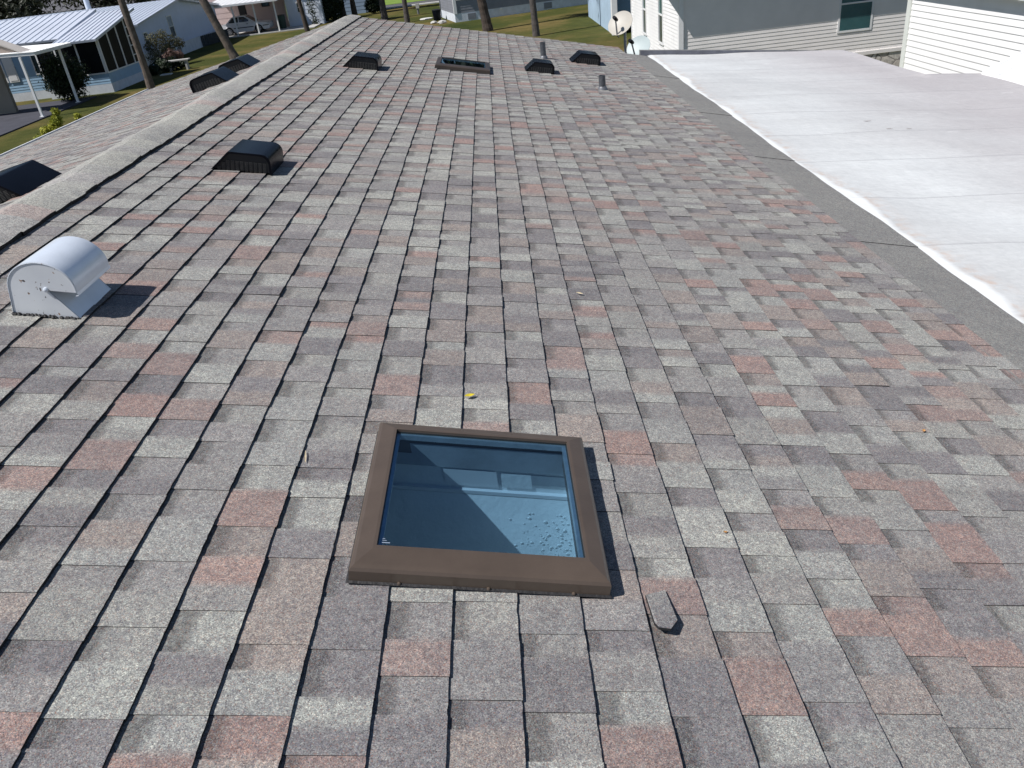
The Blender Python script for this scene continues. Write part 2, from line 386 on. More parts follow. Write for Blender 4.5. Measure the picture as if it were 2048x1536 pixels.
def slope(name,fr,butts,w_top,seed,holes,fine_y,flip):
    r=random.Random(seed); mb=MB(); prev=w_top
    def q(pts,mi,cols=None):
        if flip: pts=pts[::-1]; cols=cols[::-1] if cols and isinstance(cols[0],(tuple,list)) else cols
        mb.face(pts,mi,cols)
    for k,wb in enumerate(butts):
        # slow wander of this course's butt line, shared along its whole length
        ph=[r.uniform(0,6.28) for _ in range(3)]; am=[r.uniform(.0006,.0016),r.uniform(.0003,.0009),r.uniform(.0002,.0006)]
        wand=lambda y:sum(a*math.sin(y*f+p) for a,f,p in zip(am,(1.3,3.7,9.1),ph))
        wu=prev-.004; L=wb-wu
        y=Y0+r.uniform(-.2,0)
        segs=[]      # far edge of each shingle has a raised tab whose near end is cut
        while y<Y1:
            tw=r.choice((.075,.09,.10,.115,.13,.15))*r.uniform(.9,1.12)
            gw=r.choice((.06,.075,.09,.105,.125))*r.uniform(.9,1.12)
            for (a,b,tab) in ((y,y+tw,True),(y+tw,y+tw+gw,False)):
                a,b=max(a,Y0),min(b,Y1)
                if b-a<.004: continue
                pt=tab and not(flip and r.random()<.5)
                zs=[(a,b,pick(r,pt))]
                if b-a>.105 and r.random()<.40:
                    mid=a+(b-a)*r.uniform(.35,.65); zs=[(a,mid,pick(r,pt)),(mid,b,pick(r,pt))]
                segs.append((a,b,tab,zs))
            y+=tw+gw
        for si,(a,b,tab,zones) in enumerate(segs):
            hb=.0090 if tab else .0076; ht=.0026 if tab else .0005
            off=r.uniform(-.0014,.0014)+(0 if tab else -.0005); lift=abs(r.gauss(0,.0009))
            wbt=wb+off
            soft={}
            if len(zones)==2: soft[zones[0][1]]=(zones[0][2],zones[1][2])
            if tab and si+1<len(segs): soft[b]=(zones[-1][2],segs[si+1][3][0][2])
            if not tab and si>0: soft[a]=(segs[si-1][3][-1][2],zones[0][2])
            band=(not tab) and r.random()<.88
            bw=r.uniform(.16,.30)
            for (za,zb,col) in zones:
                for (u0,u1,s,t) in holes_sub(wu,wbt,za,zb,holes):
                    yc=(s+t)/2; fine=fine_y[0]<yc<fine_y[1]
                    nseg=max(1,int((t-s)/(.09 if not fine else .012 if yc<3.8 else .024)))
                    full=(u1==wbt)
                    ys=[s+(t-s)*i/nseg for i in range(nseg+1)]
                    jit=[(wand(yy)+(r.gauss(0,.0004) if 0<i<nseg else 0)) if full else 0 for i,yy in enumerate(ys)]
                    hh=lambda uu:ht+(hb+lift-ht)*max(0,min(1,(uu-wu)/L))
                    cuts=[u0,u1]
                    if band:
                        for cc in (wu+L*bw,wu+L*(bw+.14)):
                            if u0<cc<u1: cuts.insert(-1,cc)
                    def colat(uu,yy):
                        cb_=col
                        if fine:
                            for ys_,(c_a,c_b) in soft.items():
                                if abs(yy-ys_)<.001: cb_=tuple((p_+q_)/2 for p_,q_ in zip(c_a,c_b))
                        return colband(uu,cb_)
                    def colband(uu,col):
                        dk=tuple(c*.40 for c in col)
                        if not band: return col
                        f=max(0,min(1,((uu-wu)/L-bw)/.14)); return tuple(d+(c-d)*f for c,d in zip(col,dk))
                    for i in range(nseg):
                        for ca,cb in zip(cuts,cuts[1:]):
                            ja=jit[i] if cb==u1 else 0; jb=jit[i+1] if cb==u1 else 0
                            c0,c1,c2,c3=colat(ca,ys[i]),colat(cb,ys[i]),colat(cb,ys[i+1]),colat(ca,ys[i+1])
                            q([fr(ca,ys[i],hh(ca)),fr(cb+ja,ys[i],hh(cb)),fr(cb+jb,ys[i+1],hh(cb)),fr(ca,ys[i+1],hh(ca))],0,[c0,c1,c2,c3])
                        if full: # butt edge
                            q([fr(u1+jit[i],ys[i],hh(u1)),fr(u1+jit[i],ys[i],-.004),fr(u1+jit[i+1],ys[i+1],-.004),fr(u1+jit[i+1],ys[i+1],hh(u1))],1)
                    if tab and s==a: q([fr(u0,s,hh(u0)),fr(u0,s,hh(u0)-.0045),fr(u1+jit[0],s,hh(u1)-.0055),fr(u1+jit[0],s,hh(u1))],1)
                    if tab and t==b: q([fr(u1+jit[-1],t,hh(u1)),fr(u1+jit[-1],t,hh(u1)-.008),fr(u0,t,hh(u0)-.006),fr(u0,t,hh(u0))],1)
                # rake ends
        prev=wb
    # closing faces along the far rake
    return mb.build(name,[m_shingle,m_edge],house)
O=2.2005
SK1=(O-.459,O+.122,1.281,1.874)      # near skylight outer footprint  (w0,w1,y0,y1)
SK2=(O-.675,O-.085,8.92,9.515)
def inset(s,d): return (s[0]+d,s[1]-d,s[2]+d,s[3]-d)
butts_r=[O+.055+.1413*k for k in range(-15,14)]+[O+1.990]
roof_r=slope('roof_slope',fr_r,butts_r,.02,5,[inset(SK1,.04),inset(SK2,.04)],(-.2,7.0),False)
roof_r['label']='wide shingle slope under the skylights'
WL=(3.402)/math.cos(AL)
butts_l=[WL-.1413*k for k in range(int(WL/.1413),-1,-1)]
butts_l=[b for b in butts_l if b>.1]
roof_l=slope('roof_slope',fr_l,butts_l,.02,8,[],(90,91),True)
# ridge cap: bent shingles lapped along the ridge over a low ridge vent
mb=MB(); r=random.Random(3); y=Y0; step=.1425
def capz(y): return .006*math.sin(y*9.3)+.005*math.sin(y*4.1+1)+.002*math.sin(y*17+2)
i=0
capcols=[(.36,.365,.33),(.345,.35,.325),(.33,.33,.315),(.37,.375,.345),(.35,.345,.33),(.35,.355,.33),(.36,.36,.335),(.37,.31,.285)]
TS=[-1,-.97,-.8,-.6,-.4,-.2,0,.2,.4,.6,.8,.97,1]
while y<Y1:
    y2=min(y+step,Y1); c=r.choice(capcols); ww=.157+r.gauss(0,.0018); sk_=r.uniform(-.004,.004)
    nx=r.choice(capcols)
    yl=[y,y+.05,y+.1,y2]
    rows_=[]
    for j,yy in enumerate(yl):
        row=[]
        for t in TS:
            lift=.0025*(yy-y)/step
            wd=abs(t)*ww+(sk_*(yy-y)/step if t>0 else 0)
            h=.019+lift+(.012+capz(yy)*(1-t*t))*(1-abs(t)**2.2)+(.002*math.sin(yy*23+i) if abs(t)>.9 else 0)
            p=fr_r(wd,yy,h) if t>=0 else fr_l(wd,yy,h)
            if t==0: p.x=XR
            row.append(p)
        rows_.append(row)
    tone=lambda f:tuple(a*(1-.10*f) for a in c)
    for j in range(3):
        for a in range(len(TS)-1):
            cc0,cc1=tone(1-j/3),tone(1-(j+1)/3)
            mb.face([rows_[j][a],rows_[j][a+1],rows_[j+1][a+1],rows_[j+1][a]],0,[cc0,cc0,cc1,cc1])
        A,B=rows_[j][-1],rows_[j+1][-1]
        mb.face([A,fr_r(ww-.001,yl[j],0),fr_r(ww-.001,yl[j+1],0),B],1)
        A,B=rows_[j][0],rows_[j+1][0]
        mb.face([B,fr_l(ww-.001,yl[j+1],0),fr_l(ww-.001,yl[j],0),A],1)
    for a in range(len(TS)-1): # lapped far end
        p,q_=rows_[-1][a],rows_[-1][a+1]; mb.face([p,q_,q_-Vector((0,0,.006)),p-Vector((0,0,.006))],1)
    y=y2; i+=1
mb.build('ridge_cap',[m_shingle,m_edge],house)
# rolled-roofing strip down the eave, one lap joint in it
W1=O+2.333
mb=MB()
ycur=[Y0,-.6,1.7,4.2,6.2,8.02,10.4,12.62]
for a,b in zip(ycur,ycur[1:]):
    n=max(2,int((b-a)/.12))
    for i in range(n):
        ya,yb=a+(b-a)*i/n,a+(b-a)*(i+1)/n
        ha,hb=[.002+.0035*(1-(t-a)/(b-a)) for t in (ya,yb)]
        e=lambda t:.010*math.sin(t*1.7)+.006*math.sin(t*4.3+1)+.004*math.sin(t*11)
        wi=(O+1.93,O+2.15,W1)
        for u0,u1 in zip(wi,wi[1:]):
            ea=(e(ya),e(yb)) if u1==W1 else (0,0)
            mb.face([fr_r(u0,ya,ha),fr_r(u1+ea[0],ya,ha),fr_r(u1+ea[1],yb,hb),fr_r(u0,yb,hb)],0)
        mb.face([fr_r(W1+e(ya),ya,ha),fr_r(W1+e(ya),ya,-.02),fr_r(W1+e(yb),yb,-.02),fr_r(W1+e(yb),yb,hb)],1)
    mb.face([fr_r(O+1.93,a,.0055),fr_r(O+1.93,a,.001),fr_r(W1,a,.001),fr_r(W1,a,.0055)],1)
mb.face([fr_r(O+1.99,12.62,.002),fr_r(W1,12.62,.002),fr_r(W1,12.62,-.03),fr_r(O+1.99,12.62,-.03)],1)
mb.build('eave_strip',[m_roll,m_edge],house)
# flat roof of the addition (falls gently to the right); outline in plan
def zf(x): return 2.80-.0875*(x-2.29)
out=[(2.27,Y0),(5.93,Y0),(5.93,10.09),(5.25,10.09),(5.25,12.53),(4.9,12.60),(2.27,12.66)]
mb=MB()
nx,ny=46,120
import itertools
def inpoly(x,y): return (x<=5.25 or y<=10.09)
xs=[2.27+(5.93-2.27)*i/nx for i in range(nx+1)]; xs=sorted(set([round(v,4) for v in xs]+[5.25])); ysl=sorted(set([round(Y0+(12.6-Y0)*i/ny,4) for i in range(ny+1)]+[10.09]))
def zz(x,y):
    e=.008*math.sin(x*2.1+y*.9)+.006*math.sin(y*2.7-x)+.004*math.sin(x*5+y*3.1)
    # small rise along the outer edges, curled membrane
    d=min(abs(5.93-x) if y<=10.09 else abs(5.25-x), abs(12.6-y) if x<5.25 else abs(10.09-y))
    return zf(x)+e*min(1,(x-2.27)*2)+.02*math.exp(-d*d/.012)
for xa,xb in zip(xs,xs[1:]):
    for ya,yb in zip(ysl,ysl[1:]):
        if inpoly((xa+xb)/2,(ya+yb)/2):
            mb.face([(xa,ya,zz(xa,ya)),(xb,ya,zz(xb,ya)),(xb,yb,zz(xb,yb)),(xa,yb,zz(xa,yb))])
def skirt(p,q):
    n=30
    for i in range(n):
        a=[p[k]+(q[k]-p[k])*i/n for k in (0,1)]; b=[p[k]+(q[k]-p[k])*(i+1)/n for k in (0,1)]
        mb.face([(a[0],a[1],zz(*a)),(a[0],a[1],zf(a[0])-.14),(b[0],b[1],zf(b[0])-.14),(b[0],b[1],zz(*b))])
for p,q in (((5.93,Y0),(5.93,10.09)),((5.93,10.09),(5.25,10.09)),((5.25,10.09),(5.25,12.6)),((5.25,12.6),(2.27,12.6))): skirt(p,q)
mb.build('flat_roof',m_flat,house,smooth=True)
# tapered dark edge board along the flat roof's far end
mb=MB()
n=24
for i in range(n):
    xa,xb=2.17+(4.95-2.17)*i/n,2.17+(4.95-2.17)*(i+1)/n
    ha,hb=[.012+.075*(1-(t-2.17)/2.78)**.8 for t in (xa,xb)]
    P=lambda x,y,h:(x,y,zf(x)+h)
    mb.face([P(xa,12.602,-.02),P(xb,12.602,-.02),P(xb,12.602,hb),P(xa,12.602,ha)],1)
    mb.face([P(xa,12.602,ha),P(xb,12.602,hb),P(xb,12.69,hb),P(xa,12.69,ha)],0)
    mb.face([P(xa,12.69,ha),P(xb,12.69,hb),P(xb,12.69,-.16),P(xa,12.69,-.16)],0)
mb.face([P(2.17,12.602,-.02),P(2.17,12.602,.087),P(2.17,12.69,.087),P(2.17,12.69,-.16)],0)
m_board=M('weathered_edge_board',(.20,.20,.19),.8,0,.25,9)
m_boardshade=M('shaded_edge_board',(.13,.135,.16),.8,0,.2,9)  # near face of the board: its shade painted as a darker, bluer colour
mb.build('roof_edge_board',[m_board,m_boardshade],house)
# white drip edge along the far-left eave and the rakes, walls under the roof
mb=MB()
mb.box((WL+.012,Y0,-.09),(WL+.085,Y1+.02,.024),0,fr_l)
mb.build('gutter',m_trim,house)
mb=MB()
mb.box((.0,Y1-.012,-.09),(WL-.012,Y1+.012,-.003),0,fr_l); mb.box((.0,Y1-.012,-.09),(W_EAVE_R-.01,Y1+.012,-.003),0,fr_r)
mb.build('rake_trim',m_trim,house)
mb=MB()
xl,xr_=-5.2,1.85
def wallp(pts): mb.face(pts)
zl=ZR-(XR-xl)*math.tan(AL)-.06; zr_=ZR-(xr_-XR)*math.tan(AR)-.06
for yy in (Y1-.25,Y0+.1): mb.face([(xl,yy,0),(xr_,yy,0),(xr_,yy,zr_),(XR,yy,ZR-.06),(xl,yy,zl)])
mb.face([(xl,Y0+.1,0),(xl,Y1-.25,0),(xl,Y1-.25,zl),(xl,Y0+.1,zl)])
mb.face([(xr_,12.4,0),(xr_,Y1-.25,0),(xr_,Y1-.25,zr_),(xr_,12.4,zr_)])
for (a,b) in (((xr_,12.4),(5.1,12.4)),((5.1,12.4),(5.1,9.9)),((5.1,9.9),(5.75,9.9)),((5.75,9.9),(5.75,Y0+.1)),((5.75,Y0+.1),(xr_,Y0+.1))):
    mb.face([(a[0],a[1],0),(b[0],b[1],0),(b[0],b[1],zf(b[0])-.12),(a[0],a[1],zf(a[0])-.12)])
mb.build('wall',m_siding_w,house)
# loose lifted shingle corner beside the skylight
mb=MB()
pts=[(O+.207,1.29),(O+.209,1.20),(O+.214,1.182),(O+.238,1.177),(O+.260,1.208),(O+.256,1.31)]
hs=[.013,.020,.026,.029,.024,.0115]
top=[fr_r(u,y,h) for (u,y),h in zip(pts,hs)]; bot=[fr_r(u,y,h-.007) for (u,y),h in zip(pts,hs)]
mb.face(top[::-1],0,[(.235,.235,.225),(.16,.155,.16),(.15,.145,.15),(.15,.145,.15),(.16,.155,.16),(.24,.24,.23)]); mb.face(bot,1)
for i in range(len(pts)):
    j=(i+1)%len(pts); mb.face([top[i],top[j],bot[j],bot[i]],1)
lt=mb.build('loose_shingle',[m_shingle,m_edge],house); lt['label']='dark lifted shingle corner beside the skylight'

# ---------------------------------------------------------------- skylights
def skylight(S,label,mat,near):
    w0,w1,y0,y1=S
    base=fr_r((w0+w1)/2,(y0+y1)/2,0)
    t=thing('skylight',base,label,'skylight','skylights on the shingle roof')
    dx,dyf,dyb=.052,.070,.047
    prof=[(0,-.004),(0,.040),(.07,.0465),(.2,.050),(.86,.057),(1,.057),(1,.047),(1.05,.046),(1.05,-.02)]
    cs=[(w0,y0,dx,dyf),(w1,y0,-dx,dyf),(w1,y1,-dx,-dyb),(w0,y1,dx,-dyb)]
    for i in range(4):
        a,b=cs[i],cs[(i+1)%4]
        mb=MB(); A=[];B=[]
        for p,h in prof:
            A.append(fr_r(a[0]+a[2]*p,a[1]+a[3]*p,h)); B.append(fr_r(b[0]+b[2]*p,b[1]+b[3]*p,h))
        if i in (1,): pass
        for k in range(len(prof)-1): mb.face([A[k],A[k+1],B[k+1],B[k]])
        mb.build('frame_rail',mat,t,weld=True)
    ins=lambda q:(w0+dx+q,w1-dx-q,y0+dyf+q,y1-dyb-q)
    i0=ins(0)
    mb=MB(); mb.face([fr_r(i0[0]-.004,i0[2]-.004,.049),fr_r(i0[1]+.004,i0[2]-.004,.049),fr_r(i0[1]+.004,i0[3]+.004,.049),fr_r(i0[0]-.004,i0[3]+.004,.049)])
    pane=mb.build('pane',m_glass,t)
    # bright spacer bar round the sealed glass unit
    i1=ins(.003); i2=ins(.011)
    mb=MB()
    def ring(ia,ib,h0,h1,mi):
        a=[(ia[0],ia[2]),(ia[1],ia[2]),(ia[1],ia[3]),(ia[0],ia[3])]; b=[(ib[0],ib[2]),(ib[1],ib[2]),(ib[1],ib[3]),(ib[0],ib[3])]
        for k in range(4):
            j=(k+1)%4
            mb.face([fr_r(*a[k],h0),fr_r(*a[j],h0),fr_r(*b[j],h1),fr_r(*b[k],h1)],mi)
    ring(i1,i2,.0455,.0455,0); ring(i2,i2,.0455,.030,0)
    mb.build('spacer',m_silver,t)
    # shaft down to the ceiling: vertical walls below the frame
    sh=MB()
    sx=(w0-(.13 if near else -.05),w1-.045,y0+.04,y1-.047); zt=lambda p:p
    ht_=-.012 if near else -.012
    c=[fr_r(sx[0],sx[2],ht_),fr_r(sx[1],sx[2],ht_),fr_r(sx[1],sx[3],ht_),fr_r(sx[0],sx[3],ht_)]
    zb=2.25
    dn_=lambda p,z:Vector((p.x,p.y,z))
    zl_=c[3].z-.15 if near else zb
    slant=.30 if near else 0     # far wall tilted below the ledge, shaped to catch more sun
    for k in range(4):
        j=(k+1)%4
        sh.face([c[j],c[k],dn_(c[k],zb),dn_(c[j],zb)],0)
    if near:
        sh.face([Vector((c[3].x,c[3].y-.013,c[3].z-.132)),Vector((c[2].x,c[2].y-.013,c[2].z-.132)),Vector((c[2].x,c[2].y-slant,zb)),Vector((c[3].x,c[3].y-slant,zb))],0)
    sh.face([dn_(p,zb) for p in c],0)
    if near:
        # upper boards of the curb, lip, pale and grey patches on the far wall
        A,B=c[3],c[2]
        def far(u0,u1,d0,d1,off,mi):
            p=A.lerp(B,u0); q=A.lerp(B,u1)
            sh.face([p+Vector((0,-off,-d0)),q+Vector((0,-off,-d0)),q+Vector((0,-off,-d1)),p+Vector((0,-off,-d1))],mi)
        far(.34,1,-.03,.004,.006,1); far(0,1,.004,.045,.006,1)
        far(.46,.69,.052,.108,.004,2); far(.71,.84,.055,.105,.004,0); far(.84,1.0,.055,.090,.004,1)
        for (u0,u1) in ((0,1),):
            p=A.lerp(B,u0); q=A.lerp(B,u1); k=Vector((0,0,-.118))
            a_=[p+k,q+k,q+k+Vector((0,-.014,0)),p+k+Vector((0,-.014,0))]
            sh.face(a_[::-1],3); sh.face([a_[3],a_[2],a_[2]+Vector((0,0,-.012)),a_[3]+Vector((0,0,-.012))],3)
    sh.build('light_shaft',[m_drywall,m_shaftwood,m_white,m_trim],t)
    if near:
        r=random.Random(77); bl=MB(); A,B=c[3],c[2]
        for k in range(260):
            f=r.random(); fx=1-abs(r.gauss(0,.13))-.01; dz=.19+.40*f*f**.2+r.uniform(-.03,.03)
            if fx<.5 or dz>.66: continue
            fx-=max(0,(dz-.38))*r.random()*.8
            p=A.lerp(B,fx); p=Vector((p.x,p.y-.013-(slant-.013)*(dz-.132)/(p.z-zb-.132)-.002,p.z-dz)); rad=r.choice((.0014,.0018,.0022,.003,.004))*r.uniform(.8,1.3)
            n1,n2=8,3
            for a in range(n1):
                for b_ in range(n2):
                    t0,t1=2*math.pi*a/n1,2*math.pi*(a+1)/n1; e0,e1=math.pi/2*b_/n2,math.pi/2*(b_+1)/n2
                    g=lambda t,e:p+Vector((rad*math.cos(e)*math.cos(t),-rad*.55*math.sin(e),rad*math.cos(e)*math.sin(t)))
                    bl.face([g(t0,e0),g(t1,e0),g(t1,e1),g(t0,e1)])
        o=bl.build('paint_blister',m_drywall,t,smooth=True); o['kind']='stuff'
        for f in (.19,.53,.86):
            mb=MB(); p=Vector(fr_r(w0+(w1-w0)*f,y0,.013)); 
            mb.tube([p+Vector((0,.002,0)),p+Vector((0,-.003,0)),p+Vector((0,-.005,0))],[.0045,.0045,.002],10)
            mb.build('screw',mat,t)
        # faint etched maker's mark in the glass corner: unreadable ticks
        mb=MB()
        for (u,y_,a,b_) in ((.010,.030,.006,.002),(.010,.024,.010,.002),(.010,.016,.018,.003)):
            q0=(i0[0]+u,i0[2]+y_); mb.face([fr_r(q0[0],q0[1],.0496),fr_r(q0[0]+a,q0[1],.0496),fr_r(q0[0]+a,q0[1]+b_,.0496),fr_r(q0[0],q0[1]+b_,.0496)])
        m_etch=M('etched_glass',(.25,.30,.38),.6)
        mb.build('etched_mark',m_etch,pane)
    # black gasket / sealant line where frame meets the shingles
    mb=MB(); r=random.Random(4)
    i4=inset(S,-.006)
    a=[(i4[0],i4[2]),(i4[1],i4[2]),(i4[1],i4[3]),(i4[0],i4[3])]
    for k in range(4):
        p,q=a[k],a[(k+1)%4]
        n=26
        for i in range(n):
            f0,f1=i/n,(i+1)/n
            u0,v0=p[0]+(q[0]-p[0])*f0,p[1]+(q[1]-p[1])*f0; u1,v1=p[0]+(q[0]-p[0])*f1,p[1]+(q[1]-p[1])*f1
            cu,cv=(w0+w1)/2,(y0+y1)/2
            inn=lambda u,v:(cu+(u-cu)*.97,cv+(v-cv)*.97)
            A0,A1=inn(u0,v0),inn(u1,v1)
            mb.face([fr_r(u0,v0,.0105),fr_r(u1,v1,.0105),fr_r(*A1,.0145),fr_r(*A0,.0145)])
    mb.build('seal',m_caulk,t)
    return t
skylight(SK1,'near brown framed skylight with blue tinted glass showing a sunlit shaft wall','' or m_brown,True)
skylight(SK2,'far brown framed skylight, small in the distance between black vents',m_brown2,False)

# ---------------------------------------------------------------- slant-back roof vents
def roof_vent(fr,w,y,sc,label,side,Ls=None):
    """profile in (w,h): sloped back toward the ridge, flat top, rounded front"""
    t=thing('roof_vent',fr(w,y,0),label,'roof vent','black slant-back roof vents')
    L=Ls or .30*sc
    P=[(0,.006),(.092,.106),(.10,.112),(.27,.113)]
    for k in range(1,7):
        a=R(90-15*k); P.append((.275+.05*math.cos(a),.063+.05*math.sin(a)))
    P+=[(.328,.006)]
    P=[(p*sc,q*sc) for p,q in P]
    f=lambda p,s,q:fr(w+p,y+s,q)
    mb=MB()
    n=len(P)
    for i in range(n-1):
        (p,q),(p2,q2)=P[i],P[i+1]
        mb.face([f(p,0,q),f(p2,0,q2),f(p2,L,q2),f(p,L,q)])
    # rim of the hood, 1 cm deep round both open ends
    Pin=[(p+(.164*sc-p)*.07,q-.010*sc if q>.02*sc else q) for p,q in P]
    for s,e in ((0,1),(L,-1)):
        for i in range(n-1):
            a=[f(P[i][0],s,P[i][1]),f(P[i+1][0],s,P[i+1][1]),f(Pin[i+1][0],s,Pin[i+1][1]),f(Pin[i][0],s,Pin[i][1])]
            mb.face(a)
            b=[f(Pin[i][0],s,Pin[i][1]),f(Pin[i+1][0],s,Pin[i+1][1]),f(Pin[i+1][0],s+e*.012,Pin[i+1][1]),f(Pin[i][0],s+e*.012,Pin[i][1])]
            mb.face(b)
    mb.build('hood',m_blackpl,t,smooth=True)
    # side walls: solid upper part, slatted lower part
    for s in (.012,L-.012):
        mb=MB(); mb.face([f(p,s,q) for p,q in Pin]); mb.build('side_wall',m_blackside,t)
    for s,e in ((.012,-1),(L-.012,1)):
        mb=MB()
        ncol=11
        for cidx in range(ncol):
            x0=(.035+.27*cidx/ncol)*sc; x1=x0+.27/ncol*sc*.72
            for rr in range(9):
                h0=(.010+.0062*rr)*sc
                # stay under the sloping back
                if h0>(x0*1.08-.012*sc): continue
                mb.face([f(x0,s+e*.001,h0),f(x1,s+e*.001,h0),f(x1,s+e*.004,h0+.0028*sc),f(x0,s+e*.004,h0+.0028*sc)])
        mb.build('louver',m_louver,t)
    mb=MB(); 
    fl=[(-.045*sc,-.03*sc),(.36*sc,-.03*sc),(.36*sc,L+.03*sc),(-.045*sc,L+.03*sc)]
    mb.box((.01*sc,.012,.0),(.325*sc,L-.012,.0125),0,lambda a,b,c_:fr(w+a,y+b,c_))
    mb.build('base_flange',m_blackside,t)
    return t
roof_vent(fr_r,O-1.655,4.335,1.0,'largest black vent on the wide slope, its slatted side in shade','r')
roof_vent(fr_r,O-1.56,8.33,1.08,'black vent standing between the ridge and the far skylight','r')
roof_vent(fr_r,O+.325,9.50,1.02,'black vent between the far skylight and the farthest vent, pipe rising behind it','r')
roof_vent(fr_r,O+.985,10.76,1.15,'farthest black vent on the wide slope, nearest the satellite dishes','r')
roof_vent(fr_l,.30,3.96,1.10,'black vent just over the ridge from the white exhaust vent, nearest on the narrow slope','l',.43)
roof_vent(fr_l,.30,7.60,1.06,'nearer of the two black vents overlapping in a row beyond the ridge','l',.40)
roof_vent(fr_l,.37,8.70,1.06,'farther of the two black vents overlapping in a row beyond the ridge','l',.40)

# ---------------------------------------------------------------- white gooseneck exhaust vent
gv=thing('exhaust_vent',fr_r(O-1.734,2.43,0),'chipped white metal exhaust vent with a rounded hood near the ridge','exhaust vent')
GW,GY,GL=O-1.734,2.431,.25
gf=lambda p,s,q:fr_r(GW+p,GY+s,q)
cx,cz,rx_,rz_=.110,.102,.110,.096
arc=[(0.0,.004),(.0,.06)]+[(cx-rx_*math.cos(R(a)),cz+rz_*math.sin(R(a))) for a in range(0,181,9)]
mb=MB()
def sheet(poly,s0,s1,th):
    for (p,q),(p2,q2) in zip(poly,poly[1:]):
        mb.face([gf(p,s0,q),gf(p2,s0,q2),gf(p2,s1,q2),gf(p,s1,q)])
sheet(arc,-.0012,GL+.0012,0)
inn=[(cx+(p-cx)*.975,cz+(q-cz)*.975) for p,q in arc]
for s in (-.0012,GL+.0012):
    for (a,b),(a2,b2) in zip(zip(arc,arc[1:]),zip(inn,inn[1:])):
        mb.face([gf(a[0],s,a[1]),gf(b[0],s,b[1]),gf(b2[0],s,b2[1]),gf(a2[0],s,a2[1])])
for (p,q),(p2,q2) in zip(inn,inn[1:]): mb.face([gf(p,-.004,q),gf(p2,-.004,q2),gf(p2,GL+.004,q2),gf(p,GL+.004,q)])
# folded lip along the hood's open edge
lip=[(cx+rx_,cz),(cx+rx_+.004,cz-.010),(cx+rx_-.006,cz-.012)]
sheet(lip,-.004,GL+.004,0)
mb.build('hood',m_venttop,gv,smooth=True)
side=[(0.004,.002),(.221,.002),(.126,.101),(cx+rx_-.001,cz-.001)]+[(cx+rx_*.99*math.cos(R(a)),cz+rz_*.99*math.sin(R(a))) for a in range(6,181,9)]+[(.004,.06)]
for s,e in ((-.0018,.004),(GL+.0018,-.004)):
    mb=MB(); 
    A=[gf(p,s,q) for p,q in side]; B=[gf(p,s+e,q) for p,q in side]
    # split the concave outline: fan round the rivet
    cen=gf(.110,s,.101)
    for i in range(len(A)):
        j=(i+1)%len(A); mb.face([A[i],A[j],cen])
        mb.face([A[i],A[j],B[j],B[i]])
    mb.build('side_panel',m_vent,gv)
mb=MB(); mb.face([gf(.221,-.002,.002),gf(.221,GL+.002,.002),gf(.126,GL+.002,.101),gf(.126,-.002,.101)])
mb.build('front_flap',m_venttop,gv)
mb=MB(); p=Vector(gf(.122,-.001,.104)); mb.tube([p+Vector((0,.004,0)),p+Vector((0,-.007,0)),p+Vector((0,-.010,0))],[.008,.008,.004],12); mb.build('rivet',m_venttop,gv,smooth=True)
mb=MB(); r=random.Random(9)
for k in range(70):
    f=r.random(); p=f*.225; q_=r.uniform(.002,.010)
    c=Vector(gf(p,-.004-r.random()*.006,.008)); rad=r.uniform(.003,.007)
    mb.tube([c+Vector((0,0,-rad)),c,c+Vector((0,0,rad*.8))],[rad*.6,rad,rad*.4],6)
mb.build('tar_seal',m_caulk,gv)

# ---------------------------------------------------------------- plumbing pipes
def pipe(w,y,h,rad,label):
    b=Vector(fr_r(w,y,0)); t=thing('vent_pipe',b,label,'vent pipe','plumbing vent pipes')
    mb=MB(); top=b+Vector((0,0,h))
    mb.tube([b,top],[rad,rad],18,cap=False); mb.tube([top,top-Vector((0,0,.05))],[rad*.82,rad*.82],18,cap=False)
    n=18
    for k in range(n):
        a0,a1=2*math.pi*k/n,2*math.pi*(k+1)/n
        g=lambda a,q:top+Vector((math.cos(a)*q,math.sin(a)*q,0))
        mb.face([g(a0,rad),g(a1,rad),g(a1,rad*.82),g(a0,rad*.82)])
    mb.face([top-Vector((0,0,.045))+Vector((math.cos(2*math.pi*k/n)*rad*.82,math.sin(2*math.pi*k/n)*rad*.82,0)) for k in range(n)])
    mb.build('pipe',m_pipe,t,smooth=True)
    mb=MB(); mb.tube([b+Vector((0,0,-.01)),b+Vector((0,0,.022)),b+Vector((0,0,.04))],[rad*1.55,rad*1.35,rad*1.04],18,cap=False)
    mb.build('collar',m_lead,t,smooth=True)
    return t
pipe(O+.632,10.85,.20,.036,'dark vent pipe rising behind a black roof vent')
pipe(O+1.125,8.77,.15,.036,'short dark vent pipe standing alone near the grey eave strip')

# ---------------------------------------------------------------- small litter on the roofs
def leaf(w,y,L,W,rot,mat,label,fr=fr_r,h=.013,name='fallen_leaf'):
    mb=MB(); n=8; ca,sa=math.cos(rot),math.sin(rot)
    rows_=[]
    for i in range(n+1):
        f=i/n; x=(f-.5)*L; ww=W*math.sin(math.pi*min(1,f*1.02))**.8*(1-.3*f)/2+.0006
        z=h+(.006*abs(f-.45)**1.3*L/.04 if W>.005 else 0)
        rows_.append([(x,-ww,z+ww*.35),(x,0,z),(x,ww,z+ww*.35)])
    P=lambda q:fr(w+q[0]*ca-q[1]*sa,y+q[0]*sa+q[1]*ca,q[2])
    for a,b in zip(rows_,rows_[1:]):
        for k in (0,1): mb.face([P(a[k]),P(a[k+1]),P(b[k+1]),P(b[k])])
    o=mb.build(name,mat,None); tag(o,label,'leaf' if name=='fallen_leaf' else 'twig','litter on the roofs'); return o
leaf(O-.205,2.115,.036,.017,.5,m_leafy,'bright yellow leaf lying above the near skylight')
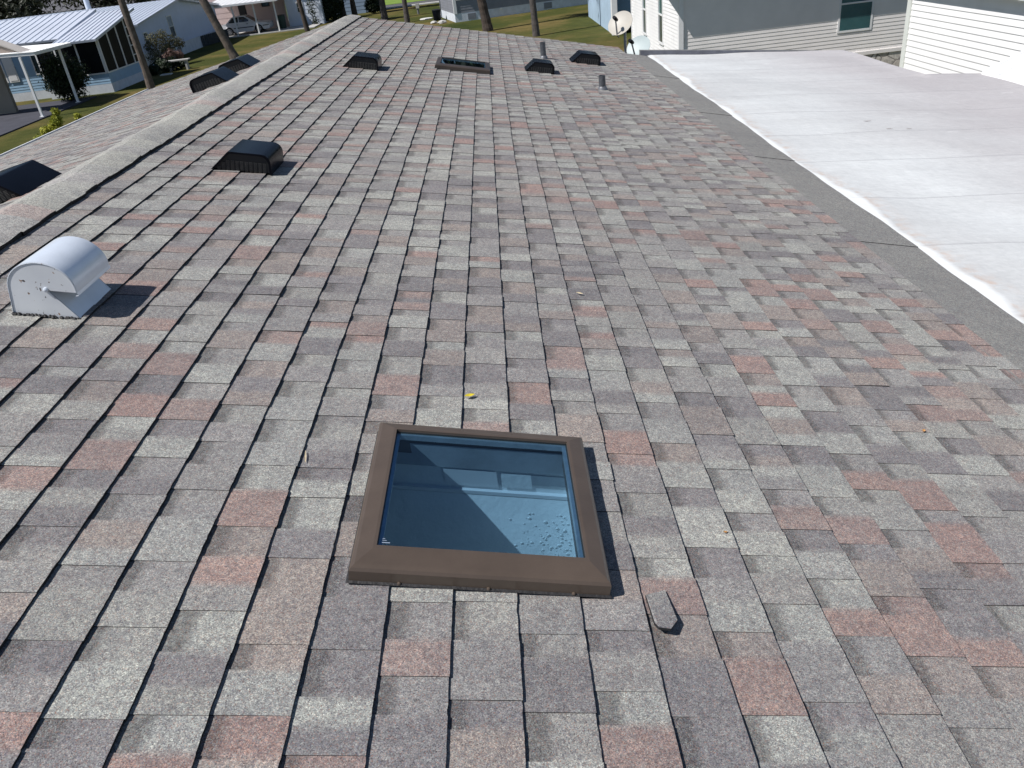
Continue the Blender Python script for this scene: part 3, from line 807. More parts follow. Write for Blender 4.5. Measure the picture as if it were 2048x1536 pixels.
leaf(O+.245,3.03,.032,.014,-.4,m_leaft,'pale straw leaf on red and grey shingles, farther than the yellow leaf')
leaf(O+1.30,2.12,.019,.011,.9,m_leafo,'orange leaf scrap on grey shingles near the rolled eave strip')
leaf(O+.46,1.53,.011,.007,.2,m_leafo,'tiny orange fleck of leaf beside the near skylight')
leaf(O-.64,1.735,.055,.004,1.75,m_leaft,'thin straw blade beside the near skylight on its ridge side',fr_r,.0088)
def frf(x,y,h): return Vector((x,y,zz(x,y)+h))
leaf(3.46,7.6,.10,.010,.3,m_twig,'longest brown twig on the flat white roof',frf,.004,'twig')
leaf(3.50,7.22,.07,.010,-.1,m_twig,'short brown twig on the white roof, in front of the longest one',frf,.004,'twig')
leaf(3.67,7.2,.06,.010,.1,m_twig,'short brown twig on the white roof, farthest from the shingle roof',frf,.004,'twig')

# ---------------------------------------------------------------- ground, road, paving
mb=MB(); mb.face([(-300,-120,0),(300,-120,0),(300,500,0),(-300,500,0)]); g=mb.build('ground',m_ground); g['kind']='structure'
mb=MB(); mb.face([(-120,79.6,.012),(120,79.6,.012),(120,84.6,.012),(-120,84.6,.012)]); g=mb.build('road',m_asph); g['kind']='structure'
mb=MB(); mb.box((-120,79.0,-.05),(120,79.55,.10)); g=mb.build('kerb',m_kerb); g['kind']='structure'
mb=MB(); mb.face([(-120,84.8,.02),(120,84.8,.02),(120,170,.02),(-120,170,.02)]); g=mb.build('road_verge',m_verge); g['kind']='structure'
mb=MB(); mb.box((-26,29,-.05),(-19.35,40.2,.05)); g=mb.build('driveway',M('shaded_driveway',(.045,.046,.06),.9,0,.2,1.5,.2,40)); g['kind']='structure'  # shade lying over the driveway is put into its dark colour
mb=MB(); mb.box((-24,67.2,-.05),(-13.8,72,.07)); g=mb.build('carport_slab',m_conc); g['kind']='structure'

# ---------------------------------------------------------------- wall / window builders for the neighbours
class Wall:
    def __init__(s,A,B):
        s.A=Vector((A[0],A[1],0)); s.d=Vector((B[0]-A[0],B[1]-A[1],0)); s.L=s.d.length; s.d.normalize(); s.n=Vector((s.d.y,-s.d.x,0))
    def p(s,a,z,o=0): return s.A+s.d*a+s.n*o+Vector((0,0,z))
    def quad(s,mb,a0,a1,z0,z1,o=0,mi=0): mb.face([s.p(a0,z0,o),s.p(a1,z0,o),s.p(a1,z1,o),s.p(a0,z1,o)],mi)
    def box(s,mb,a0,a1,z0,z1,o0,o1,mi=0):
        mb.box((a0,o0,z0),(a1,o1,z1),mi,lambda a,o,z:s.p(a,z,o))
    def lap(s,mb,z0,z1,ex,ext=None,mi=0,out=.014):
        z=z0
        while z<z1-1e-4:
            zt=min(z+ex,z1); a0,a1=(0,s.L) if ext is None else ext(z); b0,b1=(0,s.L) if ext is None else ext(zt)
            mb.face([s.p(a0,z,out),s.p(a1,z,out),s.p(b1,zt,.002),s.p(b0,zt,.002)],mi)
            mb.face([s.p(a0,z,0),s.p(a1,z,0),s.p(a1,z,out),s.p(a0,z,out)],mi)
            z=zt
    def panels(s,mb,z0,z1,wd,mi=0):
        a=0
        while a<s.L-1e-3:
            b=min(a+wd,s.L); s.box(mb,a+.004,b-.004,z0,z1,-.02,.008,mi); a=b
        s.quad(mb,0,s.L,z0,z1,0,mi)
    def window(s,par,a0,a1,z0,z1,pane=None,frame=None,rail=True,fw=.055,k=1.0):
        mb=MB(); f=frame or m_trim
        s.box(mb,a0-fw,a0,z0-fw,z1+fw,0,.045*k); s.box(mb,a1,a1+fw,z0-fw,z1+fw,0,.045*k)
        s.box(mb,a0,a1,z0-fw,z0,0,.05*k); s.box(mb,a0,a1,z1,z1+fw,0,.045*k)
        if rail: s.box(mb,a0,a1,(z0+z1)/2-.022,(z0+z1)/2+.022,0.016,.018+.024*k)
        o=mb.build('window',f,par)
        panes=pane if isinstance(pane,(list,tuple)) else [pane or m_pane]*2
        zm=(z0+z1)/2
        for (za,zb,m) in ((z0,zm,panes[0]),(zm,z1,panes[1])):
            mb=MB(); s.quad(mb,a0,a1,za,zb,.0165); mb.build('pane',m,o)
        return o
def build_wall(name,mat,par,fn,label=None):
    mb=MB(); fn(mb); o=mb.build(name,mat,par)
    if label: o['label']=label
    return o
def ribbed_roof(name,mat,par,P00,P10,P11,P01,n,th=.05,rib=.03,rw=.05):
    """P00-P10 along the eave, P01-P11 along the ridge; n ribs run up the slope"""
    P00,P10,P11,P01=[Vector(p) for p in (P00,P10,P11,P01)]
    nr=(P10-P00).cross(P01-P00).normalized()
    if nr.z<0: nr=-nr
    e=(P10-P00).normalized()
    mb=MB()
    T=[P00,P10,P11,P01]; Bm=[p-nr*th for p in T]
    mb.face(T); mb.face(Bm[::-1])
    for i in range(4):
        j=(i+1)%4; mb.face([T[i],Bm[i],Bm[j],T[j]])
    for i in range(n+1):
        a=P00.lerp(P10,i/n); b=P01.lerp(P11,i/n)
        q=[a-e*rw/2,a+e*rw/2,a+e*rw*.3+nr*rib,a-e*rw*.3+nr*rib]; q2=[p+(b-a) for p in q]
        for k in range(4): mb.face([q[k],q[(k+1)%4],q2[(k+1)%4],q2[k]])
        mb.face(q[::-1])
    return mb.build(name,mat,par)

# -- cream siding house beyond the flat roof
h1=thing('siding_house',(9,28,0),'cream lap siding house with stone skirting beyond the flat roof','house')
wf=Wall((5.3,24.1),(17,24.1)); wl=Wall((5.3,32.35),(5.3,24.1))
ZE=3.12
build_wall('wall',m_siding,h1,lambda mb:(wf.lap(mb,.60,ZE,.101,None,0,.009),))
def gab(z):
    if z<=ZE: return (0,wl.L)
    k=(z-ZE)/.95; return (k*wl.L/2,wl.L-k*wl.L/2)
build_wall('wall',m_siding_w,h1,lambda mb:(wl.lap(mb,.10,ZE+.92,.101,gab),))
build_wall('wall',m_siding,h1,lambda mb:(mb.face([(17,24.1,0),(17,32.35,0),(17,32.35,ZE),(17,24.1,ZE)]),mb.face([(17,32.35,0),(5.3,32.35,0),(5.3,32.35,ZE),(17,32.35,ZE)])))
build_wall('stone_skirting',m_stone,h1,lambda mb:wf.box(mb,.02,11.7,-.05,.50,-.05,.012))
build_wall('trim_board',m_siding,h1,lambda mb:wf.box(mb,.05,11.7,.50,.60,-.02,.035))
build_wall('corner_post',m_trim,h1,lambda mb:mb.box((5.255,24.045,.05),(5.385,24.19,ZE)))
build_wall('corner_post',m_trim,h1,lambda mb:mb.box((5.262,32.27,.05),(5.36,32.39,ZE)))
wf.window(h1,9.85-5.3,10.72-5.3,1.22,2.62,m_paneg,k=.45)
wl.window(h1,32.35-29.85,32.35-29.3,1.15,2.65,[m_pane,m_paneg]); wl.window(h1,32.35-27.05,32.35-26.45,1.15,2.75,[m_pane,m_paneg])
mb=MB()
for sgn,ye,yr in ((1,23.73,28.22),(-1,32.57,28.22)):
    a=[(4.68,ye,ZE-.02),(17.3,ye,ZE-.02),(17.3,yr,ZE+.98),(4.68,yr,ZE+.98)]
    mb.face(a); b=[(x,y,z-.14) for x,y,z in a]; mb.face(b[::-1])
    for i in range(4): mb.face([a[i],a[(i+1)%4],b[(i+1)%4],b[i]])
mb.build('roof',m_roll,h1)
# -- white house at the right edge with a metal awning
h2=thing('white_house',(10,13,0),'bright white lap siding house with a sloped white metal awning','house')
wr=Wall((8.5,17.35),(8.5,3.0))
build_wall('wall',m_siding_w,h2,lambda mb:wr.lap(mb,.3,2.98,.112))
build_wall('wall',m_siding_w,h2,lambda mb:(mb.face([(8.5,17.35,0),(16,17.35,0),(16,17.35,2.98),(8.5,17.35,2.98)][::-1]),mb.face([(16,3,0),(16,17.35,0),(16,17.35,2.98),(16,3,2.98)]),mb.face([(8.5,3,0),(16,3,0),(16,3,2.98),(8.5,3,2.98)]),mb.face([(8.5,3,0),(8.5,17.35,0),(8.5,17.35,.3),(8.5,3,.3)])))
m_cream=M('pale_green_trim',(.66,.68,.64),.45,0,.05,3)
build_wall('corner_post',m_cream,h2,lambda mb:mb.box((8.462,17.24,.05),(8.60,17.39,2.98)))
mb=MB()
a=[(8.32,2.7,2.98),(8.32,17.6,2.98),(12.2,17.6,4.0),(12.2,2.7,4.0)]; b=[(x,y,z-.13) for x,y,z in a]
mb.face(a[::-1]); mb.face(b)
for i in range(4): mb.face([a[i],a[(i+1)%4],b[(i+1)%4],b[i]])
a=[(16.2,2.7,2.98),(16.2,17.6,2.98),(12.2,17.6,4.0),(12.2,2.7,4.0)]; b=[(x,y,z-.13) for x,y,z in a]
mb.face(a); mb.face(b[::-1])
for i in range(4): mb.face([a[i],b[i],b[(i+1)%4],a[(i+1)%4]])
mb.build('roof',m_trim,h2)
mb=MB()
# awning: low edge at x=5.95, rising to the wall
ya,yb=3.2,10.0
P=[(5.93,ya,2.53),(8.48,ya,3.62*.0+2.53+.40*2.55*1.0),(8.48,yb,2.53+.40*2.55),(5.93,yb,2.53)]
k=.40
def aw(x,y,z=0): return Vector((x,y,2.52+k*(x-5.93)*.98+z))
mb.face([aw(5.95,ya),aw(8.2,ya),aw(8.2,yb-.0),aw(5.95,yb)]); mb.face([aw(5.95,yb,-.05),aw(8.2,yb,-.05),aw(8.2,ya,-.05),aw(5.95,ya,-.05)])
mb.box((0,0,0),(1,1,1),0,lambda a,b,c:aw(5.93+a*2.3,yb+b*.05,-.10+c*.125))
mb.box((0,0,0),(1,1,1),0,lambda a,b,c:aw(5.93+a*2.3,yb-.28+b*.04,.002+c*.02))
mb.box((0,0,0),(1,1,1),0,lambda a,b,c:aw(5.90+a*.04,ya+b*(yb-ya),-.10+c*.11))
mb.build('awning',m_trim,h2)

# -- pale blue house behind the dishes
h3=thing('pale_blue_house',(10,45,0),'pale blue panelled house with white corner trim behind the satellite dishes','house')
wa=Wall((5.68,50.2),(5.68,40)); wb=Wall((5.68,40.35),(15,40.35))
build_wall('wall',m_paleblue,h3,lambda mb:wa.panels(mb,0,3.2,1.22))
build_wall('wall',m_dkblue,h3,lambda mb:wb.lap(mb,.2,3.2,.14),'slate blue lap siding wall')
build_wall('wall',m_paleblue,h3,lambda mb:(mb.face([(15,40.35,0),(15,50.2,0),(15,50.2,3.2),(15,40.35,3.2)]),mb.face([(15,50.2,0),(5.68,50.2,0),(5.68,50.2,3.2),(15,50.2,3.2)])))
build_wall('corner_post',m_trim,h3,lambda mb:mb.box((5.61,39.93,0),(5.86,40.33,3.2)))
wb.window(h3,.95,1.75,1.55,2.7,m_pane,None,False)
wa.window(h3,8.3,8.75,1.55,2.7,m_pane,None,False)
mb=MB()
for ye,yr in ((39.9,45.2),(50.6,45.2)):
    a=[(5.25,ye,3.2),(15.4,ye,3.2),(15.4,yr,4.4),(5.25,yr,4.4)]; mb.face(a); b=[(x,y,z-.12) for x,y,z in a]; mb.face(b)
    for i in range(4): mb.face([a[i],a[(i+1)%4],b[(i+1)%4],b[i]])
mb.build('roof',m_roll,h3)

# -- grey house turned about twelve degrees
h4=thing('grey_house',(2,59,0),'grey lap siding house on pale blue skirting across the lawn','house')
th=R(11.9); gd=Vector((math.cos(th),math.sin(th),0)); gn=Vector((-math.sin(th),math.cos(th),0))
A0=Vector((-2.36,56.8,0)); B0=A0+gd*13; C0=B0+gn*6; D0=A0+gn*6
w1_=Wall(A0[:2],B0[:2]); w4_=Wall(D0[:2],A0[:2])
for wv in (w1_,w4_):
    build_wall('wall',m_greysid,h4,lambda mb:wv.lap(mb,.52,3.0,.17))
    build_wall('skirting',m_skirt,h4,lambda mb:wv.panels(mb,0,.52,1.2))
build_wall('wall',m_greysid,h4,lambda mb:(Wall(B0[:2],C0[:2]).quad(mb,0,6,0,3.0),Wall(C0[:2],D0[:2]).quad(mb,0,13,0,3.0)))
build_wall('corner_post',m_trim,h4,lambda mb:w1_.box(mb,-.04,.16,.5,3.0,-.1,.05))
for a in (.85,6.1): build_wall('skirting_vent',m_greysid,h4,lambda mb:w1_.box(mb,a,a+.55,.08,.44,.0,.03))
build_wall('hose_tap',m_trim,h4,lambda mb:w1_.box(mb,3.05,3.2,.42,.52,.0,.10))
for a,b in ((.05,1.0),): w1_.window(h4,a+.2,b+.2,1.35,2.3,m_pane)
mb=MB()
def gp(a,b,z): q=A0+gd*a+gn*b; return (q.x,q.y,z)
for b0,br in ((-.35,3),(6.35,3)):
    a=[gp(-.3,b0,2.95),gp(13.3,b0,2.95),gp(13.3,br,4.0),gp(-.3,br,4.0)]; mb.face(a); b=[(x,y,z-.12) for x,y,z in a]; mb.face(b)
    for i in range(4): mb.face([a[i],a[(i+1)%4],b[(i+1)%4],b[i]])
mb.build('roof',m_tin,h4)
# things by its left corner
ac=thing('trash_bin',(-3.75,60.2,0),'black bin standing beside the grey house corner','bin')
mb=MB(); mb.tube([(-3.75,60.2,0),(-3.75,60.2,.62),(-3.75,60.2,.66)],[.26,.31,.30],12); mb.build('bin_body',m_blackpl,ac,smooth=True)
mb=MB(); mb.tube([(-3.75,60.2,.66),(-3.75,60.2,.70),(-3.75,60.2,.73)],[.33,.33,.12],12); mb.build('lid',m_blacktrim,ac,smooth=True)
mb=MB(); r=random.Random(5)
st=thing('stepping_stone',(-4.7,62.6,0),'pale stepping stone lying on the lawn beside the black bin','stone')
mb=MB(); mb.tube([(-4.7,62.6,-.02),(-4.7,62.6,.05),(-4.7,62.6,.06)],[.50,.48,.42],9); mb.build('slab',m_kerb,st)
for i,(x,y,s,lab) in enumerate(((-3.3,57.4,.3,'grey rock at the foot of the grey house corner'),(-3.9,58.1,.24,'smaller grey rock left of the one at the house corner'))):
    mb=MB(); r=random.Random(i+40); n=9
    prof=[(s*.9,0),(s,s*.25),(s*.75,s*.55),(s*.2,s*.7)]; rings=[[Vector((x+q*math.cos(6.283*k/n)*r.uniform(.8,1.2),y+q*math.sin(6.283*k/n)*r.uniform(.8,1.2),z)) for k in range(n)] for q,z in prof]
    for a,b in zip(rings,rings[1:]):
        for k in range(n): mb.face([a[k],a[(k+1)%n],b[(k+1)%n],b[k]])
    mb.face(rings[-1]); o=mb.build('rock',m_conc); tag(o,lab,'rock','rocks by the grey house')
mp=thing('meter_post',(-5.67,68.2,0),'small grey utility post standing alone in the far lawn','post')
mb=MB(); mb.tube([(-5.67,68.2,0),(-5.67,68.2,.55)],[.09,.09],10); mb.build('post',m_steel,mp,smooth=True)
mb=MB(); mb.box((-5.80,68.08,.42),(-5.54,68.32,.75)); mb.build('meter_box',m_conc,mp)

# -- screened-porch house with ribbed metal roof
h5=thing('porch_house',(-22,45,0),'light blue house with a dark screened porch under a ribbed white metal roof','house')
px0,px1,py0,py1=-22.1,-18.95,41.4,46.0
pf=Wall((px0,py0),(px1,py0)); ps=Wall((px1,py0),(px1,py1))
def zroof(y): return 2.42+(y-py0)*.185
for wv in (pf,ps):
    build_wall('wall',m_bluesid,h5,lambda mb:wv.lap(mb,.42,.90,.12),'low blue siding wall under the porch screens')
    build_wall('skirting',m_skirt,h5,lambda mb:wv.quad(mb,0,wv.L,0,.42,.01))
build_wall('screen',m_screen,h5,lambda mb:pf.quad(mb,0,pf.L,.9,2.40,-.01))
build_wall('screen',m_screen,h5,lambda mb:mb.face([ps.p(0,.9,-.01),ps.p(ps.L,.9,-.01),ps.p(ps.L,zroof(py1)-.05,-.01),ps.p(0,zroof(py0)-.05,-.01)]))
for a in (0,.95,2.0,3.08): build_wall('porch_post',m_trim,h5,lambda mb:pf.box(mb,a-.035,a+.035,.88,2.42,-.02,.03))
for a in (.02,1.2,2.35,3.5,4.55): build_wall('porch_post',m_trim,h5,lambda mb:ps.box(mb,a-.04,a+.04,.88,zroof(py0+a)-.04,-.02,.03))
for z in (1.3,1.75,2.2,2.62): build_wall('porch_rail',m_trim,h5,lambda mb:ps.box(mb,3.54,4.51,z-.02,z+.02,-.015,.02))
build_wall('porch_rail',m_trim,h5,lambda mb:pf.box(mb,0,3.1,.88,.94,-.015,.035)); build_wall('porch_rail',m_trim,h5,lambda mb:ps.box(mb,0,4.6,.88,.94,-.015,.035))
ribbed_roof('roof',m_tin,h5,(-20.9,py0-.45,2.46),(px1+.15,py0-.45,2.46),(px1+.15,46.5,3.42),(-20.9,46.5,3.42),8,.10)
ribbed_roof('roof',m_tin,h5,(-31,py0+.35,2.62),(-20.93,py0+.35,2.62),(-20.93,46.8,3.55),(-31,46.8,3.55),25,.10)
bw=Wall((-31,42.15),(px0,42.15))
build_wall('wall',m_bluesid,h5,lambda mb:bw.lap(mb,.40,2.6,.125)); build_wall('skirting',m_skirt,h5,lambda mb:bw.quad(mb,0,bw.L,0,.40,.012))
bw.window(h5,31-25.25,31-24.35,.98,2.1,m_panew)
build_wall('shutter',m_trim,h5,lambda mb:(bw.box(mb,31-24.22,31-23.72,.92,2.14,.0,.05),[bw.box(mb,31-24.16,31-23.78,.99+.56*i,1.48+.56*i,.05,.062) for i in (0,1)]))
bw.window(h5,31-22.75,31-22.35,1.2,2.1,m_pane,None,False)
build_wall('wall',m_bluesid,h5,lambda mb:(mb.face([(-31,42.2,0),(-31,50,0),(-31,50,3.4),(-31,42.2,2.6)]),mb.face([(-21.05,45.9,0),(-21.05,50,0),(-21.05,50,3.0),(-21.05,45.9,3.3)]),mb.face([(px1,46,0),(-22,46,0),(-22,46,3.3),(px1,46,3.3)]),mb.face([(-31,50,0),(-21.05,50,0),(-21.05,50,3.0),(-31,50,3.0)])))
ribbed_roof('roof',m_tin2,h5,(-31,50.3,2.86),(-20.95,50.3,2.86),(-20.95,46.6,3.36),(-31,46.6,3.36),34,.08)

# -- white gable house behind it
h6=thing('gable_house',(-25,55,0),'tall white gable end house with a metal roof behind the screened porch','house')
gx=-21.0; gy0,gy1,gr=51.2,66.9,59.0
wg=Wall((gx,gy0),(gx,gy1))
zeave,zr6=2.46,3.30
def zg(y): return zeave+(zr6-zeave)*(1-abs(y-gr)/((gy1-gy0)/2))
def gext(z):
    if z<=zeave: return (0,wg.L)
    k=(z-zeave)/(zr6-zeave); return (k*(gr-gy0),wg.L-k*(gy1-gr))
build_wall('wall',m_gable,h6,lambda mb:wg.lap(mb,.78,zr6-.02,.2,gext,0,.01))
build_wall('skirting',m_skirt,h6,lambda mb:(wg.quad(mb,4.6,wg.L,0,.78,.006),wg.quad(mb,0,4.6,0,.78,.0)))
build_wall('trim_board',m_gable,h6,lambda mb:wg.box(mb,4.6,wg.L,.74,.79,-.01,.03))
wg.window(h6,5.35,6.15,1.22,2.42,[m_pane,m_panew]); wg.window(h6,.85,1.4,1.25,1.85,m_pane)
build_wall('skirting_vent',m_greysid,h6,lambda mb:wg.box(mb,5.6,6.4,.10,.50,.0,.025))
ribbed_roof('roof',m_tin2,h6,(-33,gy0-.35,zeave-.02),(gx+.35,gy0-.35,zeave-.02),(gx+.35,gr,zr6+.05),(-33,gr,zr6+.05),40,.10,.02)
ribbed_roof('roof',m_tin2,h6,(gx+.35,gy1+.35,zeave-.02),(-33,gy1+.35,zeave-.02),(-33,gr,zr6+.05),(gx+.35,gr,zr6+.05),40,.10,.02)
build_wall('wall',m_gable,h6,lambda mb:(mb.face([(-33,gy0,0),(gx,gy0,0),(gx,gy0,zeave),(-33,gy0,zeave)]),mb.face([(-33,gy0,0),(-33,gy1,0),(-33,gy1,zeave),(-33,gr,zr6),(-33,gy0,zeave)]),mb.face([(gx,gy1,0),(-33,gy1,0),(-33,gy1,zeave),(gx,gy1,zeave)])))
lp=thing('lattice_screen',(-20.7,64.3,0),'dark grey panel screen at the corner of the white gable house','screen')
lw=Wall((-20.95,61.9),(-20.3,66.4))
mb=MB(); lw.quad(mb,0,lw.L,.02,.72,0); 
for k in range(15): lw.box(mb,k*.31,k*.31+.05,.0,.74,0,.03)
mb.build('panel',M('dark_panel',(.035,.045,.055),.7,0,.2,3),lp)

# -- tan house and its carport
h7=thing('tan_shelter',(-24,36,0),'tan wall under a low brown gable roof beside the white carport awning','shelter')
tw_=Wall((-30,37.75),(-21.95,37.75)); tw2=Wall((-21.95,37.75),(-21.95,44))
build_wall('wall',m_tan,h7,lambda mb:(tw_.lap(mb,0,2.5,.3),mb.face([(-21.95,37.75,0),(-21.95,37.95,0),(-21.95,37.95,2.5),(-21.95,37.75,2.5)]),mb.face([(-30,37.95,0),(-21.95,37.95,0),(-21.95,37.95,2.5),(-30,37.95,2.5)]),mb.face([(-30,37.75,0),(-30,37.95,0),(-30,37.95,2.5),(-30,37.75,2.5)])))
mb=MB()
m_tanlight=M('tan_edge_flashing',(.50,.46,.42),.6,0,.08,2)
tri=[(-19.84,2.45),(-24.0,4.42),(-28.2,2.45)]
for k in (0,1):
    (xa,za),(xb,zb_)=tri[k],tri[k+1]
    mb.face([(xa,36.55,za),(xb,36.55,zb_),(xb,37.35,zb_),(xa,37.35,za)],1); mb.face([(xa,36.55,za-.05),(xb,36.55,zb_-.05),(xb,37.35,zb_-.05),(xa,37.35,za-.05)],0)
    mb.face([(xa,36.55,za),(xb,36.55,zb_),(xb,36.55,zb_-.06),(xa,36.55,za-.06)],1)
mb.face([(-19.95,36.6,2.40),(-24,36.6,4.38),(-28.1,36.6,2.40)],0); mb.face([(-19.95,37.3,2.40),(-24,37.3,4.38),(-28.1,37.3,2.40)],0)
mb.face([(-19.95,36.6,2.40),(-28.1,36.6,2.40),(-28.1,37.3,2.40),(-19.95,37.3,2.40)],0)
mb.build('roof',[m_tanroof,m_tanlight],h7)
cp=thing('carport_awning',(-21,35,0),'flat white metal carport awning on slim posts beside the dark round bush','carport')
ribbed_roof('awning_roof',m_trim,cp,(-19.4,36.3,2.50),(-19.4,39.7,2.50),(-21.9,39.7,2.60),(-21.9,36.3,2.60),12,.13,.02)
for (x,y) in ((-19.56,38.75),(-19.54,35.33)):
    mb=MB(); mb.box((x-.045,y-.045,.04),(x+.045,y+.045,2.42)); mb.box((x-.09,y-.09,.04),(x+.09,y+.09,.07)); mb.build('post',m_trim,cp)

# -- carport house with the white car
h8=thing('carport_house',(-18,71,0),'pinkish house with a white carport roof over a parked car','house')
cw=Wall((-23,71.6),(-16.7,71.6))
build_wall('wall',m_pink,h8,lambda mb:cw.lap(mb,0,3.0,.4))
build_wall('door',m_blacktrim,h8,lambda mb:cw.box(mb,2.45,3.05,1.12,2.25,0,.05),'dark glazed door in the carport wall')
cw.window(h8,4.45,5.0,1.75,2.3,m_pane,M('dark_frame',(.06,.05,.05),.6),False)
build_wall('step',m_trim,h8,lambda mb:cw.box(mb,2.4,3.1,.9,.98,0,.25))
ribbed_roof('carport_roof',m_trim,h8,(-21.9,67.0,2.32),(-16.2,67.0,2.32),(-16.2,72.2,2.72),(-21.9,72.2,2.72),14,.14,.02)
for x in (-21.35,-19.85,-18.2,-16.58):
    mb=MB(); mb.box((x-.05,67.35,.05),(x+.05,67.45,2.3)); mb.build('post',m_trim,h8)
sd8=thing('white_shed',(-15.6,71,0),'white shed wall with a small window between the carport and a palm trunk','shed')
sw=Wall((-16.45,70.6),(-13.6,70.6)); sw2=Wall((-16.45,73.5),(-16.45,70.6))
build_wall('wall',m_farwhite,sd8,lambda mb:(sw.lap(mb,.0,2.9,.3),mb.face([(-16.45,70.6,0),(-16.45,73,0),(-16.45,73,2.9),(-16.45,70.6,2.9)]),mb.face([(-13.6,70.6,0),(-13.6,73,0),(-13.6,73,2.9),(-13.6,70.6,2.9)])))
sw.window(sd8,.92,1.35,1.05,1.75,m_pane)
mb=MB(); mb.box((-16.6,70.3,2.9),(-13.4,73.3,3.05)); mb.build('roof',m_tin,sd8)
bin2=thing('wheelie_bin',(-16.75,69.9,0),'dark green bin standing under the carport beside the shed','bin')
mb=MB(); mb.tube([(-16.8,69.7,.07),(-16.8,69.7,.95),(-16.8,69.7,1.0)],[.26,.33,.32],12); mb.build('bin_body',M('green_bin',(.02,.05,.035),.5),bin2,smooth=True)
mb=MB(); mb.tube([(-16.8,69.7,1.0),(-16.8,69.7,1.05),(-16.8,69.7,1.09)],[.34,.34,.1],12); mb.build('lid',m_blacktrim,bin2,smooth=True)

